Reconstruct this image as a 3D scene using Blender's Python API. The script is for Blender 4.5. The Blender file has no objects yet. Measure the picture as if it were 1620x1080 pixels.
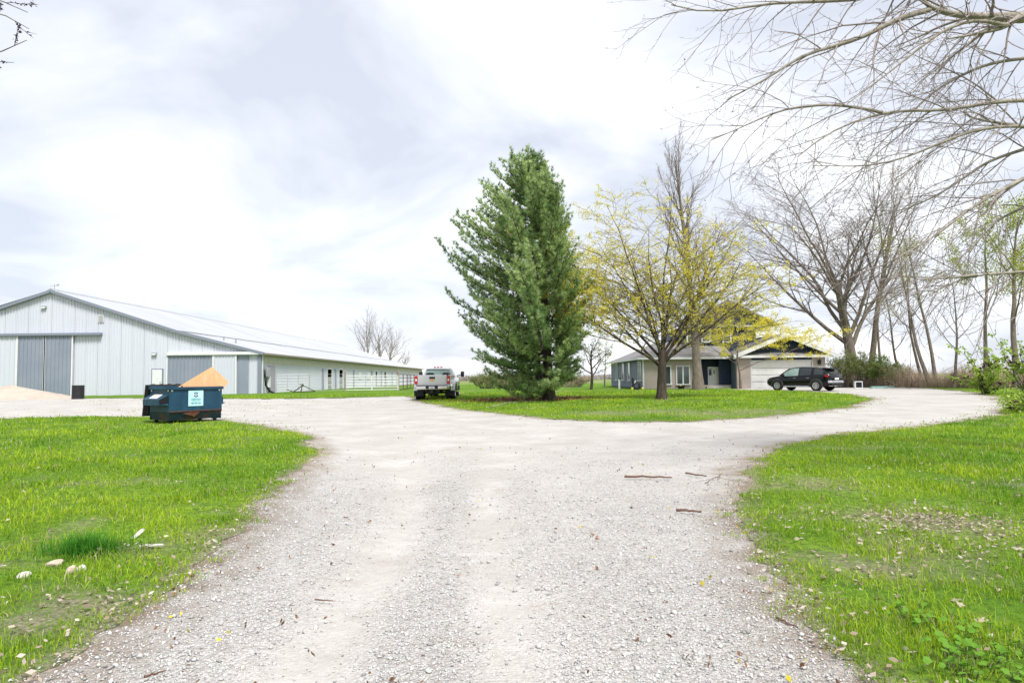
import bpy, bmesh, math, random
import numpy as np
from mathutils import Vector, Matrix

# ------------------------------------------------------------------ camera, sky, sun, exposure
scene = bpy.context.scene
C = scene.collection
FPX = 1080.0                                   # focal length in photo pixels (24 mm on 36 mm)
EYE = 1.5
PITCH = math.atan(57.5 / FPX)
ROLL = math.radians(0.6)
_R0 = np.array([1.0, 0, 0]); _F = np.array([0, math.cos(PITCH), math.sin(PITCH)])
_U0 = np.array([0, -math.sin(PITCH), math.cos(PITCH)])
_R = _R0 * math.cos(ROLL) - _U0 * math.sin(ROLL)
_U = _U0 * math.cos(ROLL) + _R0 * math.sin(ROLL)
cam_d = bpy.data.cameras.new('camera'); cam = bpy.data.objects.new('camera', cam_d); C.objects.link(cam)
cam_d.sensor_width = 36.0; cam_d.lens = 24.0; cam_d.clip_start = 0.05; cam_d.clip_end = 9000
mw = Matrix.Identity(4)
for i in range(3):
    mw[i][0] = _R[i]; mw[i][1] = _U[i]; mw[i][2] = -_F[i]
mw[2][3] = EYE
cam.matrix_world = mw
scene.camera = cam

SUN_EL = math.radians(58); SUN_AZ = math.radians(152)     # azimuth measured from +Y towards +X
world = bpy.data.worlds.new('World'); scene.world = world; world.use_nodes = True
nt = world.node_tree; nt.nodes.clear()
def N(t, **k):
    n = nt.nodes.new(t)
    for a, b in k.items(): setattr(n, a, b)
    return n
wo = N('ShaderNodeOutputWorld')
sky = N('ShaderNodeTexSky', sky_type='NISHITA', sun_disc=False, sun_elevation=SUN_EL, sun_rotation=SUN_AZ)
bg_sky = N('ShaderNodeBackground'); bg_sky.inputs[1].default_value = 0.10
nt.links.new(sky.outputs[0], bg_sky.inputs[0])
tc = N('ShaderNodeTexCoord'); sx = N('ShaderNodeSeparateXYZ'); nt.links.new(tc.outputs['Generated'], sx.inputs[0])
zz = N('ShaderNodeMath', operation='MAXIMUM'); zz.inputs[1].default_value = 0.0; nt.links.new(sx.outputs[2], zz.inputs[0])
za = N('ShaderNodeMath', operation='ADD'); za.inputs[1].default_value = 0.30; nt.links.new(zz.outputs[0], za.inputs[0])
du = N('ShaderNodeMath', operation='DIVIDE'); nt.links.new(sx.outputs[0], du.inputs[0]); nt.links.new(za.outputs[0], du.inputs[1])
dv = N('ShaderNodeMath', operation='DIVIDE'); nt.links.new(sx.outputs[1], dv.inputs[0]); nt.links.new(za.outputs[0], dv.inputs[1])
cb = N('ShaderNodeCombineXYZ'); nt.links.new(du.outputs[0], cb.inputs[0]); nt.links.new(dv.outputs[0], cb.inputs[1])
cb.inputs[2].default_value = 15.1
cn = N('ShaderNodeTexNoise'); cn.inputs['Scale'].default_value = 1.8; cn.inputs['Detail'].default_value = 5
cn.inputs['Roughness'].default_value = 0.52; cn.inputs['Distortion'].default_value = 0.4
nt.links.new(cb.outputs[0], cn.inputs['Vector'])
ramp = N('ShaderNodeValToRGB'); nt.links.new(cn.outputs[0], ramp.inputs[0])
e = ramp.color_ramp.elements
e[0].position = 0.38; e[0].color = (0.305, 0.320, 0.358, 1)
e[1].position = 0.69; e[1].color = (0.55, 0.55, 0.552, 1)
m_ = ramp.color_ramp.elements.new(0.53); m_.color = (0.405, 0.415, 0.444, 1)
bg_c = N('ShaderNodeBackground'); bg_c.inputs[1].default_value = 0.65
nt.links.new(ramp.outputs[0], bg_c.inputs[0])
mx = N('ShaderNodeMixShader'); mx.inputs[0].default_value = 0.94
nt.links.new(bg_sky.outputs[0], mx.inputs[1]); nt.links.new(bg_c.outputs[0], mx.inputs[2]); nt.links.new(mx.outputs[0], wo.inputs[0])

sun_d = bpy.data.lights.new('sun', 'SUN'); sun = bpy.data.objects.new('sun', sun_d); C.objects.link(sun)
sun_d.energy = 1.4; sun_d.angle = math.radians(15); sun_d.color = (1.0, 0.97, 0.92)
sd_ = Vector((math.cos(SUN_EL) * math.sin(SUN_AZ), math.cos(SUN_EL) * math.cos(SUN_AZ), math.sin(SUN_EL)))
sun.rotation_euler = sd_.to_track_quat('Z', 'Y').to_euler()
vs = scene.view_settings
vs.view_transform = 'Standard'; vs.look = 'None'; vs.gamma = 1.0; vs.use_curve_mapping = False
vs.exposure = 1.93

# ------------------------------------------------------------------ terrain and pixel helpers
def sstep(a, b, x):
    t = np.clip((np.asarray(x, float) - a) / (b - a), 0, 1); return t * t * (3 - 2 * t)
def hash2(ix, iy, s):
    h = np.sin(ix * 127.1 + iy * 311.7 + s * 74.7) * 43758.5453
    return h - np.floor(h)
def vnoise(x, y, s=0.0):
    x = np.asarray(x, float); y = np.asarray(y, float)
    ix = np.floor(x); iy = np.floor(y); fx = x - ix; fy = y - iy
    fx = fx * fx * (3 - 2 * fx); fy = fy * fy * (3 - 2 * fy)
    a = hash2(ix, iy, s); b = hash2(ix + 1, iy, s); c = hash2(ix, iy + 1, s); d = hash2(ix + 1, iy + 1, s)
    return (a + (b - a) * fx) * (1 - fy) + (c + (d - c) * fx) * fy
def fbm(x, y, s=0.0, o=4):
    v = 0; a = 0.5
    for k in range(o):
        v = v + a * vnoise(np.asarray(x) * 2 ** k, np.asarray(y) * 2 ** k, s + k); a *= .5
    return v / (1 - .5 ** o)
def G(x, y):
    x = np.asarray(x, float); y = np.asarray(y, float)
    return (0.45 * sstep(8, 52, y) - 0.16 * np.exp(-((x + 5) / 9) ** 2 - ((y - 40) / 9) ** 2)
            + 0.05 * (vnoise(x * .12 + 9, y * .12, 5) - .5) * sstep(3, 12, y))
def at(px, py, Y):
    d = _F + _R * ((px - 810) / FPX) + _U * ((540 - py) / FPX)
    t = Y / d[1]
    return Vector((d[0] * t, Y, EYE + d[2] * t))
def gnd(px, py):
    d = _F + _R * ((px - 810) / FPX) + _U * ((540 - py) / FPX)
    lo, hi = 0.5, 4000.0
    t = lo
    while t < hi:
        t2 = t * 1.02
        if EYE + d[2] * t2 < float(G(d[0] * t2, d[1] * t2)): break
        t = t2
    a, b = t, t * 1.02
    for _ in range(30):
        m = (a + b) / 2
        if EYE + d[2] * m < float(G(d[0] * m, d[1] * m)): b = m
        else: a = m
    return Vector((d[0] * a, d[1] * a, float(G(d[0] * a, d[1] * a))))
def base(px, Y):                                # ground point under pixel column px at distance Y
    p = at(px, 600, Y); return Vector((p.x, Y, float(G(p.x, Y))))

# ------------------------------------------------------------------ object helpers
def tag(o, label=None, cat=None, group=None, kind=None):
    if label: o['label'] = label
    if cat: o['category'] = cat
    if group: o['group'] = group
    if kind: o['kind'] = kind
    return o
def empty(name, loc, rz=0.0):
    o = bpy.data.objects.new(name, None); C.objects.link(o)
    o.location = loc; o.rotation_euler = (0, 0, rz); o.empty_display_size = .2
    return o
def link(name, me, mat, parent=None):
    o = bpy.data.objects.new(name, me); C.objects.link(o)
    if mat is not None and len(me.materials) == 0: me.materials.append(mat)
    if parent is not None: o.parent = parent
    return o
class MB:
    def __init__(s): s.v = []; s.f = []
    def add(s, vs, fs):
        n = len(s.v); s.v += [tuple(map(float, p)) for p in vs]; s.f += [tuple(i + n for i in f) for f in fs]; return s
    def box(s, x0, x1, y0, y1, z0, z1):
        return s.add([(x0, y0, z0), (x1, y0, z0), (x1, y1, z0), (x0, y1, z0), (x0, y0, z1), (x1, y0, z1), (x1, y1, z1), (x0, y1, z1)],
                     [(3, 2, 1, 0), (4, 5, 6, 7), (0, 1, 5, 4), (1, 2, 6, 5), (2, 3, 7, 6), (3, 0, 4, 7)])
    def hexa(s, p):                             # eight points: bottom ring, top ring
        return s.add(p, [(3, 2, 1, 0), (4, 5, 6, 7), (0, 1, 5, 4), (1, 2, 6, 5), (2, 3, 7, 6), (3, 0, 4, 7)])
    def bar(s, a, b, w, h=None, up=(0, 0, 1)):
        a = Vector(a); b = Vector(b); h = w if h is None else h
        t = (b - a).normalized(); u = t.cross(Vector(up))
        if u.length < 1e-4: u = t.cross(Vector((1, 0, 0)))
        u.normalize(); v = u.cross(t)
        u = u * w / 2; v = v * h / 2
        return s.hexa([a - u - v, a + u - v, b + u - v, b - u - v, a - u + v, a + u + v, b + u + v, b - u + v])
    def cyl(s, a, b, r0, r1=None, n=12, caps=True):
        a = Vector(a); b = Vector(b); r1 = r0 if r1 is None else r1
        t = (b - a).normalized(); u = t.cross(Vector((0, 0, 1)))
        if u.length < 1e-4: u = Vector((1, 0, 0))
        u.normalize(); v = t.cross(u)
        pts = []
        for c, r in ((a, r0), (b, r1)):
            for k in range(n):
                q = 2 * math.pi * k / n; pts.append(c + (u * math.cos(q) + v * math.sin(q)) * r)
        fs = [(k, (k + 1) % n, n + (k + 1) % n, n + k) for k in range(n)]
        if caps: fs += [tuple(range(n - 1, -1, -1)), tuple(range(n, 2 * n))]
        return s.add(pts, fs)
    def lathe(s, prof, cx=(0, 0, 0), axis='z', n=20):
        pts = []; m = len(prof); c = Vector(cx)
        for k in range(n):
            q = 2 * math.pi * k / n
            for r, h in prof:
                if axis == 'z': pts.append(c + Vector((r * math.cos(q), r * math.sin(q), h)))
                else: pts.append(c + Vector((r * math.cos(q), h, r * math.sin(q))))
        fs = []
        for k in range(n):
            for j in range(m - 1):
                a = k * m + j; b = ((k + 1) % n) * m + j
                fs.append((a, b, b + 1, a + 1))
        return s.add(pts, fs)
    def prism(s, pts, ext):
        n = len(pts); e = Vector(ext); P = [Vector(p) for p in pts]
        return s.add(P + [p + e for p in P], [tuple(range(n - 1, -1, -1)), tuple(range(n, 2 * n))] + [(k, (k + 1) % n, n + (k + 1) % n, n + k) for k in range(n)])
    def poly(s, pts): return s.add(pts, [tuple(range(len(pts)))])
    def build(s, name, mat, parent=None, smooth=False, bevel=0.0, sub=0, fix=True):
        me = bpy.data.meshes.new(name); me.from_pydata(s.v, [], s.f)
        if fix:
            bm = bmesh.new(); bm.from_mesh(me); bmesh.ops.recalc_face_normals(bm, faces=bm.faces); bm.to_mesh(me); bm.free()
        o = link(name, me, mat, parent)
        if smooth: me.polygons.foreach_set('use_smooth', [True] * len(me.polygons))
        if bevel:
            b = o.modifiers.new('bevel', 'BEVEL'); b.width = bevel; b.segments = 2; b.limit_method = 'ANGLE'
        if sub:
            b = o.modifiers.new('sub', 'SUBSURF'); b.levels = sub; b.render_levels = sub
        return o
def np_mesh(name, V, F, mat, parent=None, smooth=False, attrs=None, color=None):
    V = np.asarray(V, np.float32); F = np.asarray(F, np.int32); k = F.shape[1]
    me = bpy.data.meshes.new(name)
    me.vertices.add(len(V)); me.vertices.foreach_set('co', V.ravel())
    me.loops.add(F.size); me.loops.foreach_set('vertex_index', F.ravel())
    me.polygons.add(len(F)); me.polygons.foreach_set('loop_start', np.arange(0, F.size, k, dtype=np.int32))
    me.polygons.foreach_set('loop_total', np.full(len(F), k, np.int32))
    if smooth: me.polygons.foreach_set('use_smooth', np.ones(len(F), bool))
    me.update(calc_edges=True)
    for a, d in (attrs or {}).items():
        me.attributes.new(a, 'FLOAT', 'POINT').data.foreach_set('value', np.asarray(d, np.float32))
    if color is not None:
        c4 = np.ones((len(V), 4), np.float32); c4[:, :3] = color
        me.attributes.new('col', 'FLOAT_COLOR', 'POINT').data.foreach_set('color', c4.ravel())
    return link(name, me, mat, parent)
def copy_tree(o, parent=None):
    c = o.copy(); C.objects.link(c); c.parent = parent
    for ch in list(o.children): copy_tree(ch, c)
    return c

# ------------------------------------------------------------------ materials
def mat(name, c1, c2=None, scale=4.0, rough=.7, bump=0.0, bscale=None, metal=0.0, spec=0.3, stretch=(1, 1, 1), lo=.35, hi=.65, coat=0.0, trans=0.0):
    m = bpy.data.materials.new(name); m.use_nodes = True; t = m.node_tree; b = t.nodes['Principled BSDF']
    b.inputs['Roughness'].default_value = rough; b.inputs['Metallic'].default_value = metal
    b.inputs['Specular IOR Level'].default_value = spec
    if coat: b.inputs['Coat Weight'].default_value = coat; b.inputs['Coat Roughness'].default_value = .06
    if trans: b.inputs['Transmission Weight'].default_value = trans
    b.inputs['Base Color'].default_value = (*c1, 1)
    if c2 is not None or bump:
        co = t.nodes.new('ShaderNodeTexCoord'); mp = t.nodes.new('ShaderNodeMapping'); mp.inputs['Scale'].default_value = stretch
        t.links.new(co.outputs['Object'], mp.inputs[0])
    if c2 is not None:
        n = t.nodes.new('ShaderNodeTexNoise'); n.inputs['Scale'].default_value = scale; n.inputs['Detail'].default_value = 6; n.inputs['Roughness'].default_value = .6
        t.links.new(mp.outputs[0], n.inputs['Vector'])
        r = t.nodes.new('ShaderNodeValToRGB'); r.color_ramp.elements[0].position = lo; r.color_ramp.elements[1].position = hi
        r.color_ramp.elements[0].color = (*c1, 1); r.color_ramp.elements[1].color = (*c2, 1)
        t.links.new(n.outputs[0], r.inputs[0]); t.links.new(r.outputs[0], b.inputs['Base Color'])
    if bump:
        n2 = t.nodes.new('ShaderNodeTexNoise'); n2.inputs['Scale'].default_value = bscale or scale * 3; n2.inputs['Detail'].default_value = 5
        t.links.new(mp.outputs[0], n2.inputs['Vector'])
        bp = t.nodes.new('ShaderNodeBump'); bp.inputs['Strength'].default_value = min(1, bump); bp.inputs['Distance'].default_value = .03
        t.links.new(n2.outputs[0], bp.inputs['Height']); t.links.new(bp.outputs[0], b.inputs['Normal'])
    return m
def leafmat(name, transl=.35, rough=.6, tint=(1, 1, 1)):
    """colour per leaf from the 'col' attribute, with light passing through the thin blade"""
    m = bpy.data.materials.new(name); m.use_nodes = True; t = m.node_tree; b = t.nodes['Principled BSDF']; out = t.nodes['Material Output']
    a = t.nodes.new('ShaderNodeAttribute'); a.attribute_name = 'col'
    b.inputs['Roughness'].default_value = rough; b.inputs['Specular IOR Level'].default_value = .2
    t.links.new(a.outputs['Color'], b.inputs['Base Color'])
    tr = t.nodes.new('ShaderNodeBsdfTranslucent'); t.links.new(a.outputs['Color'], tr.inputs[0])
    mxs = t.nodes.new('ShaderNodeMixShader'); mxs.inputs[0].default_value = transl
    t.links.new(b.outputs[0], mxs.inputs[1]); t.links.new(tr.outputs[0], mxs.inputs[2]); t.links.new(mxs.outputs[0], out.inputs[0])
    return m
M = {}
M['blade'] = leafmat('grass_blade', .4)
M['needle'] = leafmat('pine_needle', .5)
M['blossom'] = leafmat('blossom', .5)
M['leaf'] = leafmat('leaf', .4)
M['dead'] = leafmat('dead_leaf', .15)
M['brush'] = leafmat('dry_brush', .2)
M['barn_white'] = mat('barn_white_metal', (.53, .552, .62), (.565, .588, .65), .35, .45, spec=.4, stretch=(1, 1, .3))
M['barn_roof'] = mat('barn_roof_metal', (.325, .34, .37), (.385, .40, .43), .25, .6, spec=.25, stretch=(.3, 1, 1))
M['barn_grey'] = mat('barn_blue_grey_metal', (.215, .245, .31), (.25, .28, .34), .5, .45, spec=.4)
M['barn_trim'] = mat('barn_trim_metal', (.20, .225, .28), None, rough=.4, spec=.4)
M['trim_white'] = mat('trim_white', (.68, .69, .71), (.62, .63, .64), 2, .5)
M['fibreglass'] = mat('translucent_panel', (.50, .48, .41), (.57, .55, .48), 1.5, .5)
M['dark'] = mat('dark_gap', (.012, .012, .013), None, rough=.9)
M['steel'] = mat('galvanised_steel', (.36, .37, .39), (.45, .46, .48), 6, .45, metal=.5)
M['pipe_white'] = mat('white_painted_pipe', (.72, .72, .72), (.62, .60, .57), 5, .5)
M['pipe_rust'] = mat('rusty_pipe', (.09, .055, .045), (.16, .10, .08), 8, .75)
M['rubber'] = mat('tyre_rubber', (.014, .014, .015), (.022, .022, .023), 9, .85)
M['black_plastic'] = mat('black_plastic', (.016, .016, .018), (.024, .024, .026), 6, .55)
M['chrome'] = mat('chrome', (.72, .72, .73), None, rough=.14, metal=1)
M['bin_blue'] = mat('dumpster_blue_paint', (.008, .040, .076), (.016, .066, .115), 3.5, .5, bump=.15, bscale=14, stretch=(1, 1, .35))
M['bin_low'] = mat('dumpster_worn_blue', (.010, .032, .050), (.075, .040, .026), 2.6, .65, bump=.2, bscale=12, lo=.48, hi=.66)
M['rust'] = mat('rust', (.075, .028, .014), (.14, .06, .035), 7, .9)
M['plywood'] = mat('plywood', (.66, .345, .175), (.74, .42, .235), 2.2, .7, stretch=(.5, 5, 1))
M['sign_cyan'] = mat('sign_pale_cyan', (.42, .74, .76), (.48, .78, .79), 4, .5)
M['navy'] = mat('navy_ink', (.008, .012, .16), None, rough=.5)
M['teal'] = mat('teal_ink', (.035, .19, .27), None, rough=.5)
M['white'] = mat('white_paint', (.78, .78, .77), (.72, .72, .71), 3, .5)
M['silver'] = mat('silver_car_paint', (.50, .51, .52), (.54, .55, .56), 1, .30, metal=.35, coat=.6)
M['blackcar'] = mat('black_car_paint', (.003, .003, .005), (.004, .004, .006), 1, .16, coat=.25, spec=.25)
M['glass'] = mat('dark_car_glass', (.012, .018, .018), None, rough=.04, spec=.8)
M['glass_lit'] = mat('lit_car_glass', (.26, .36, .33), (.17, .25, .23), 3, .08, spec=.7)  # lit copy of the car glass, the light put into its base colour
M['red'] = mat('red_lens', (.55, .006, .012), (.35, .005, .01), 12, .2, spec=.6)
M['gold'] = mat('gold_emblem', (.62, .36, .06), None, rough=.3, metal=.6)
M['bark'] = mat('grey_brown_bark', (.125, .10, .078), (.225, .19, .155), 9, .95, bump=.9, bscale=26, stretch=(1, 1, .25))
M['bark_dark'] = mat('dark_bark', (.030, .023, .017), (.080, .064, .049), 9, .95, bump=.9, bscale=26, stretch=(1, 1, .25))
M['bark_pale'] = mat('pale_grey_bark', (.19, .165, .135), (.34, .31, .265), 7, .92, bump=.7, bscale=22, stretch=(1, 1, .3))
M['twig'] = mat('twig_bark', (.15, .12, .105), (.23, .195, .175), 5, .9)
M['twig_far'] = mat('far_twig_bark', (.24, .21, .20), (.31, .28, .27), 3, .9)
M['twig_pale'] = mat('pale_twig_bark', (.20, .165, .16), (.30, .26, .25), 5, .9)
M['stone'] = mat('field_stone', (.40, .31, .23), (.56, .49, .41), 11, .9, bump=.5, bscale=30)
M['stone_white'] = mat('limestone', (.50, .47, .43), (.62, .60, .57), 9, .9, bump=.5, bscale=30)
M['brick'] = mat('pale_brick', (.42, .355, .31), (.50, .44, .40), 11, .9, bump=.2, bscale=30)
M['siding'] = mat('slate_blue_siding', (.115, .145, .20), (.135, .165, .22), 2, .6)
M['navy_siding'] = mat('navy_siding', (.012, .024, .055), (.018, .032, .066), 2, .55)
M['shingle'] = mat('grey_shingles', (.15, .145, .15), (.26, .25, .255), 13, .95, bump=.4, bscale=40, stretch=(1, 1, 3))
M['pane'] = mat('window_pane', (.03, .045, .05), (.07, .09, .10), 1.2, .06, spec=.8)
M['concrete'] = mat('concrete', (.40, .37, .33), (.48, .45, .41), 4, .9, bump=.2)
M['wood_grey'] = mat('weathered_wood', (.22, .18, .15), (.34, .30, .26), 7, .9, stretch=(1, 1, 1))
M['stick'] = mat('stick_wood', (.09, .05, .035), (.18, .11, .08), 14, .9)
M['paint_green'] = mat('faded_green_board', (.18, .36, .32), (.28, .46, .42), 5, .7)
M['sand'] = mat('sand_heap', (.37, .31, .255), (.45, .39, .33), 1.5, .95, bump=.6, bscale=30)
# ------------------------------------------------------------------ ground: drive, lawns, far field
rng = np.random.default_rng(11)
left_edge = [(60, 1080), (160, 1010), (230, 960), (300, 905), (350, 862), (400, 812), (440, 768), (480, 737), (497, 707), (482, 688), (430, 678), (395, 671), (340, 664), (290, 661), (200, 659), (100, 660), (0, 662), (-260, 664)]
barn_edge = [(-260, 634), (0, 632), (110, 630), (222, 629.5), (330, 630.5), (430, 630.5), (545, 629), (625, 626.5), (655, 627)]
island_edge = [(662, 634), (700, 641), (740, 648), (800, 655.5), (860, 661), (930, 665), (1010, 667), (1100, 665), (1200, 660), (1270, 653), (1340, 644), (1372, 635), (1377, 629), (1340, 623.5), (1290, 620), (1213, 617.5), (1162, 616.5), (1164, 614)]
right_edge = [(1335, 612.5), (1400, 611.5), (1470, 614), (1545, 621), (1588, 630), (1600, 641), (1588, 654), (1560, 662), (1500, 670), (1400, 680), (1300, 693), (1240, 706), (1200, 722), (1181, 745), (1175, 775), (1184, 812), (1200, 862), (1238, 920), (1288, 980), (1338, 1030), (1392, 1080)]
DRIVE = [gnd(*p) for p in left_edge] + [gnd(*p) for p in barn_edge] + [gnd(*p) for p in island_edge] + [gnd(*p) for p in right_edge]
DRIVE = np.array([(p.x, p.y) for p in DRIVE] + [(2.6, 1.0), (2.9, -9.0), (-3.2, -9.0), (-2.9, 1.0)])
def sdist(x, y, poly):
    """signed distance in metres, positive inside"""
    x = np.asarray(x, float); y = np.asarray(y, float)
    d = np.full(x.shape, 1e9); ins = np.zeros(x.shape, bool)
    n = len(poly)
    for i in range(n):
        ax, ay = poly[i]; bx, by = poly[(i + 1) % n]
        ex, ey = bx - ax, by - ay
        t = np.clip(((x - ax) * ex + (y - ay) * ey) / (ex * ex + ey * ey + 1e-12), 0, 1)
        d = np.minimum(d, (x - ax - t * ex) ** 2 + (y - ay - t * ey) ** 2)
        c = ((ay > y) != (by > y)) & (x < (bx - ax) * (y - ay) / (by - ay + 1e-12) + ax)
        ins ^= c
    return np.where(ins, 1, -1) * np.sqrt(d)
def grassiness(x, y):
    """> 0 on grass, metres from the ragged drive edge"""
    s = -sdist(x, y, DRIVE)
    k = np.clip(np.hypot(x, y) / 14, .3, 1.6)
    return s + (fbm(np.asarray(x) * 1.3, np.asarray(y) * 1.3, 3) - .5) * .75 * k + (vnoise(np.asarray(x) * 7, np.asarray(y) * 7, 8) - .5) * .12
def polyd(x, y, pts):
    d = np.full(np.shape(x), 1e9)
    for (ax, ay), (bx, by) in zip(pts[:-1], pts[1:]):
        ex, ey = bx - ax, by - ay
        t = np.clip(((x - ax) * ex + (y - ay) * ey) / (ex * ex + ey * ey + 1e-12), 0, 1)
        d = np.minimum(d, np.hypot(x - ax - t * ex, y - ay - t * ey))
    return d
gp = lambda L: [tuple(gnd(*p)[:2]) for p in L]
track_a = gp([(560, 690), (625, 715), (655, 760), (655, 820), (630, 880), (585, 950), (520, 1040), (490, 1085)])
track_b = gp([(800, 700), (770, 780), (762, 860), (772, 936), (795, 1010), (805, 1085)])
rough_a = gp([(700, 770), (697, 833), (685, 887), (668, 936), (648, 1000), (640, 1085)])
rough_b = gp([(470, 790), (420, 850), (340, 940), (250, 1050)])
rough_c = gp([(1010, 800), (1040, 880), (1100, 980), (1160, 1085)])
def smoothness(x, y):
    a = np.exp(-(polyd(x, y, track_a) / .34) ** 2); b = np.exp(-(polyd(x, y, track_b) / .26) ** 2)
    r = np.exp(-(polyd(x, y, rough_a) / .38) ** 2) + .8 * np.exp(-(polyd(x, y, rough_b) / .55) ** 2) + .6 * np.exp(-(polyd(x, y, rough_c) / .8) ** 2)
    far = .75 * sstep(9, 15, y)
    n = fbm(np.asarray(x) * 1.6, np.asarray(y) * 1.1, 21)
    return np.clip(.30 + .72 * a + .6 * b - .60 * r + far * .6 + (n - .5) * .7, 0, 1)
soil_spots = [(*gnd(1480, 832)[:2], .85), (*gnd(150, 965)[:2], .38), (*gnd(60, 990)[:2], .32), (*gnd(235, 872)[:2], .36), (*gnd(95, 960)[:2], .3), (*gnd(830, 634)[:2], 2.2), (*gnd(1050, 652)[:2], 1.6), (*gnd(1120, 655)[:2], 1.8), (*gnd(1200, 652)[:2], 1.6), (*gnd(1300, 770)[:2], .6), (*gnd(1370, 900)[:2], .45), (*gnd(1210, 770)[:2], .5), (*gnd(1045, 634)[:2], 1.0), (*gnd(440, 678)[:2], .9), (*gnd(330, 850)[:2], .4), (*gnd(960, 655)[:2], 1.5)]
def soil(x, y):
    """0..1 bare ground and litter between the grass"""
    v = np.zeros(np.shape(x))
    for sx_, sy_, r in soil_spots:
        v = np.maximum(v, np.exp(-(((x - sx_) ** 2 + (y - sy_) ** 2) / (r * .85) ** 2)) * .85)
    n = fbm(np.asarray(x) * .9, np.asarray(y) * .9, 31)
    return np.clip(v * (.2 + 1.5 * fbm(np.asarray(x) * 3.1, np.asarray(y) * 3.1, 33)) + np.clip((n - .66) * 3.2, 0, .5), 0, 1)

def fan(th0, th1, nth, radii):
    th = np.linspace(math.radians(th0), math.radians(th1), nth)
    T, Rr = np.meshgrid(th, radii)
    x = (Rr * np.sin(T)); y = (Rr * np.cos(T))
    nr = len(radii); i = np.arange(nr - 1)[:, None] * nth + np.arange(nth - 1)[None, :]
    i = i.ravel(); a, b, c, d = i, i + 1, i + nth + 1, i + nth
    tris = np.concatenate([np.stack([a, b, c], 1), np.stack([a, c, d], 1)])
    return x.ravel(), y.ravel(), tris
radii = 1.4 * (115 / 1.4) ** np.linspace(0, 1, 215)
gx, gy, gt = fan(-56, 56, 330, radii)
gs = grassiness(gx, gy); gz = G(gx, gy); gsm = smoothness(gx, gy)

def attr_node(t, name):
    a = t.nodes.new('ShaderNodeAttribute'); a.attribute_name = name; return a.outputs['Fac']
def mixc(t, f, a, b):
    m = t.nodes.new('ShaderNodeMix'); m.data_type = 'RGBA'
    if isinstance(f, float): m.inputs[0].default_value = f
    else: t.links.new(f, m.inputs[0])
    for k, v in ((6, a), (7, b)):
        if isinstance(v, tuple): m.inputs[k].default_value = (*v, 1)
        else: t.links.new(v, m.inputs[k])
    return m.outputs[2]
def noise(t, co, sc, det=5, rough=.6):
    n = t.nodes.new('ShaderNodeTexNoise'); n.inputs['Scale'].default_value = sc; n.inputs['Detail'].default_value = det; n.inputs['Roughness'].default_value = rough
    t.links.new(co, n.inputs['Vector']); return n.outputs[0]
def rng_map(t, v, a, b, c=0., d=1.):
    m = t.nodes.new('ShaderNodeMapRange'); m.inputs[1].default_value = a; m.inputs[2].default_value = b; m.inputs[3].default_value = c; m.inputs[4].default_value = d
    t.links.new(v, m.inputs[0]); return m.outputs[0]
def math_(t, op, a, b):
    m = t.nodes.new('ShaderNodeMath'); m.operation = op
    for k, v in ((0, a), (1, b)):
        if isinstance(v, (int, float)): m.inputs[k].default_value = v
        else: t.links.new(v, m.inputs[k])
    return m.outputs[0]
def gravel_mat():
    m = bpy.data.materials.new('gravel'); m.use_nodes = True; t = m.node_tree; b = t.nodes['Principled BSDF']
    co = t.nodes.new('ShaderNodeTexCoord').outputs['Object']
    sm = attr_node(t, 'smooth'); ed = attr_node(t, 'edge')
    vor = t.nodes.new('ShaderNodeTexVoronoi'); vor.inputs['Scale'].default_value = 46; t.links.new(co, vor.inputs['Vector'])
    vor2 = t.nodes.new('ShaderNodeTexVoronoi'); vor2.inputs['Scale'].default_value = 110; t.links.new(co, vor2.inputs['Vector'])
    bw = t.nodes.new('ShaderNodeRGBToBW'); t.links.new(vor.outputs['Color'], bw.inputs[0])
    st = t.nodes.new('ShaderNodeValToRGB'); t.links.new(bw.outputs[0], st.inputs[0])
    el = st.color_ramp.elements; el[0].position = .18; el[0].color = (.34, .315, .29, 1); el[1].position = .78; el[1].color = (.55, .537, .52, 1)
    k = el.new(.42); k.color = (.45, .435, .415, 1)
    gap = rng_map(t, vor.outputs['Distance'], .38, .72)
    stones = mixc(t, math_(t, 'MULTIPLY', gap, .40), st.outputs[0], (.20, .18, .16))
    fine = mixc(t, noise(t, co, 160, 2), (.41, .392, .37), (.54, .522, .50))
    blot = rng_map(t, noise(t, co, .8, 5), .38, .66)
    fine2 = mixc(t, blot, (.375, .355, .33), fine)
    c = mixc(t, rng_map(t, sm, .05, .95, .12, 1.0), stones, fine2)
    c = mixc(t, rng_map(t, noise(t, co, 6.5, 8, .8), .42, .66, 0, .42), c, (.27, .255, .235))
    c = mixc(t, rng_map(t, noise(t, co, 24, 4, .8), .55, .72, 0, .45), c, (.58, .57, .555))
    brown = rng_map(t, noise(t, co, 1.7, 6, .7), .58, .74, 0, .55)
    c = mixc(t, brown, c, (.30, .245, .20))
    dirt = math_(t, 'MULTIPLY', rng_map(t, ed, -.60, -.02), rng_map(t, noise(t, co, 3.2, 5), .28, .56))
    c = mixc(t, dirt, c, (.20, .155, .115))
    t.links.new(c, b.inputs['Base Color']); b.inputs['Roughness'].default_value = .95; b.inputs['Specular IOR Level'].default_value = .15
    h = math_(t, 'ADD', math_(t, 'MULTIPLY', vor.outputs['Distance'], -1.0), math_(t, 'MULTIPLY', vor2.outputs['Distance'], -.45))
    h = math_(t, 'ADD', h, math_(t, 'MULTIPLY', noise(t, co, 9, 4), .8))
    bp = t.nodes.new('ShaderNodeBump'); bp.inputs['Distance'].default_value = .016
    t.links.new(rng_map(t, sm, 0., 1., .95, .35), bp.inputs['Strength']); t.links.new(h, bp.inputs['Height']); t.links.new(bp.outputs[0], b.inputs['Normal'])
    return m
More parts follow.
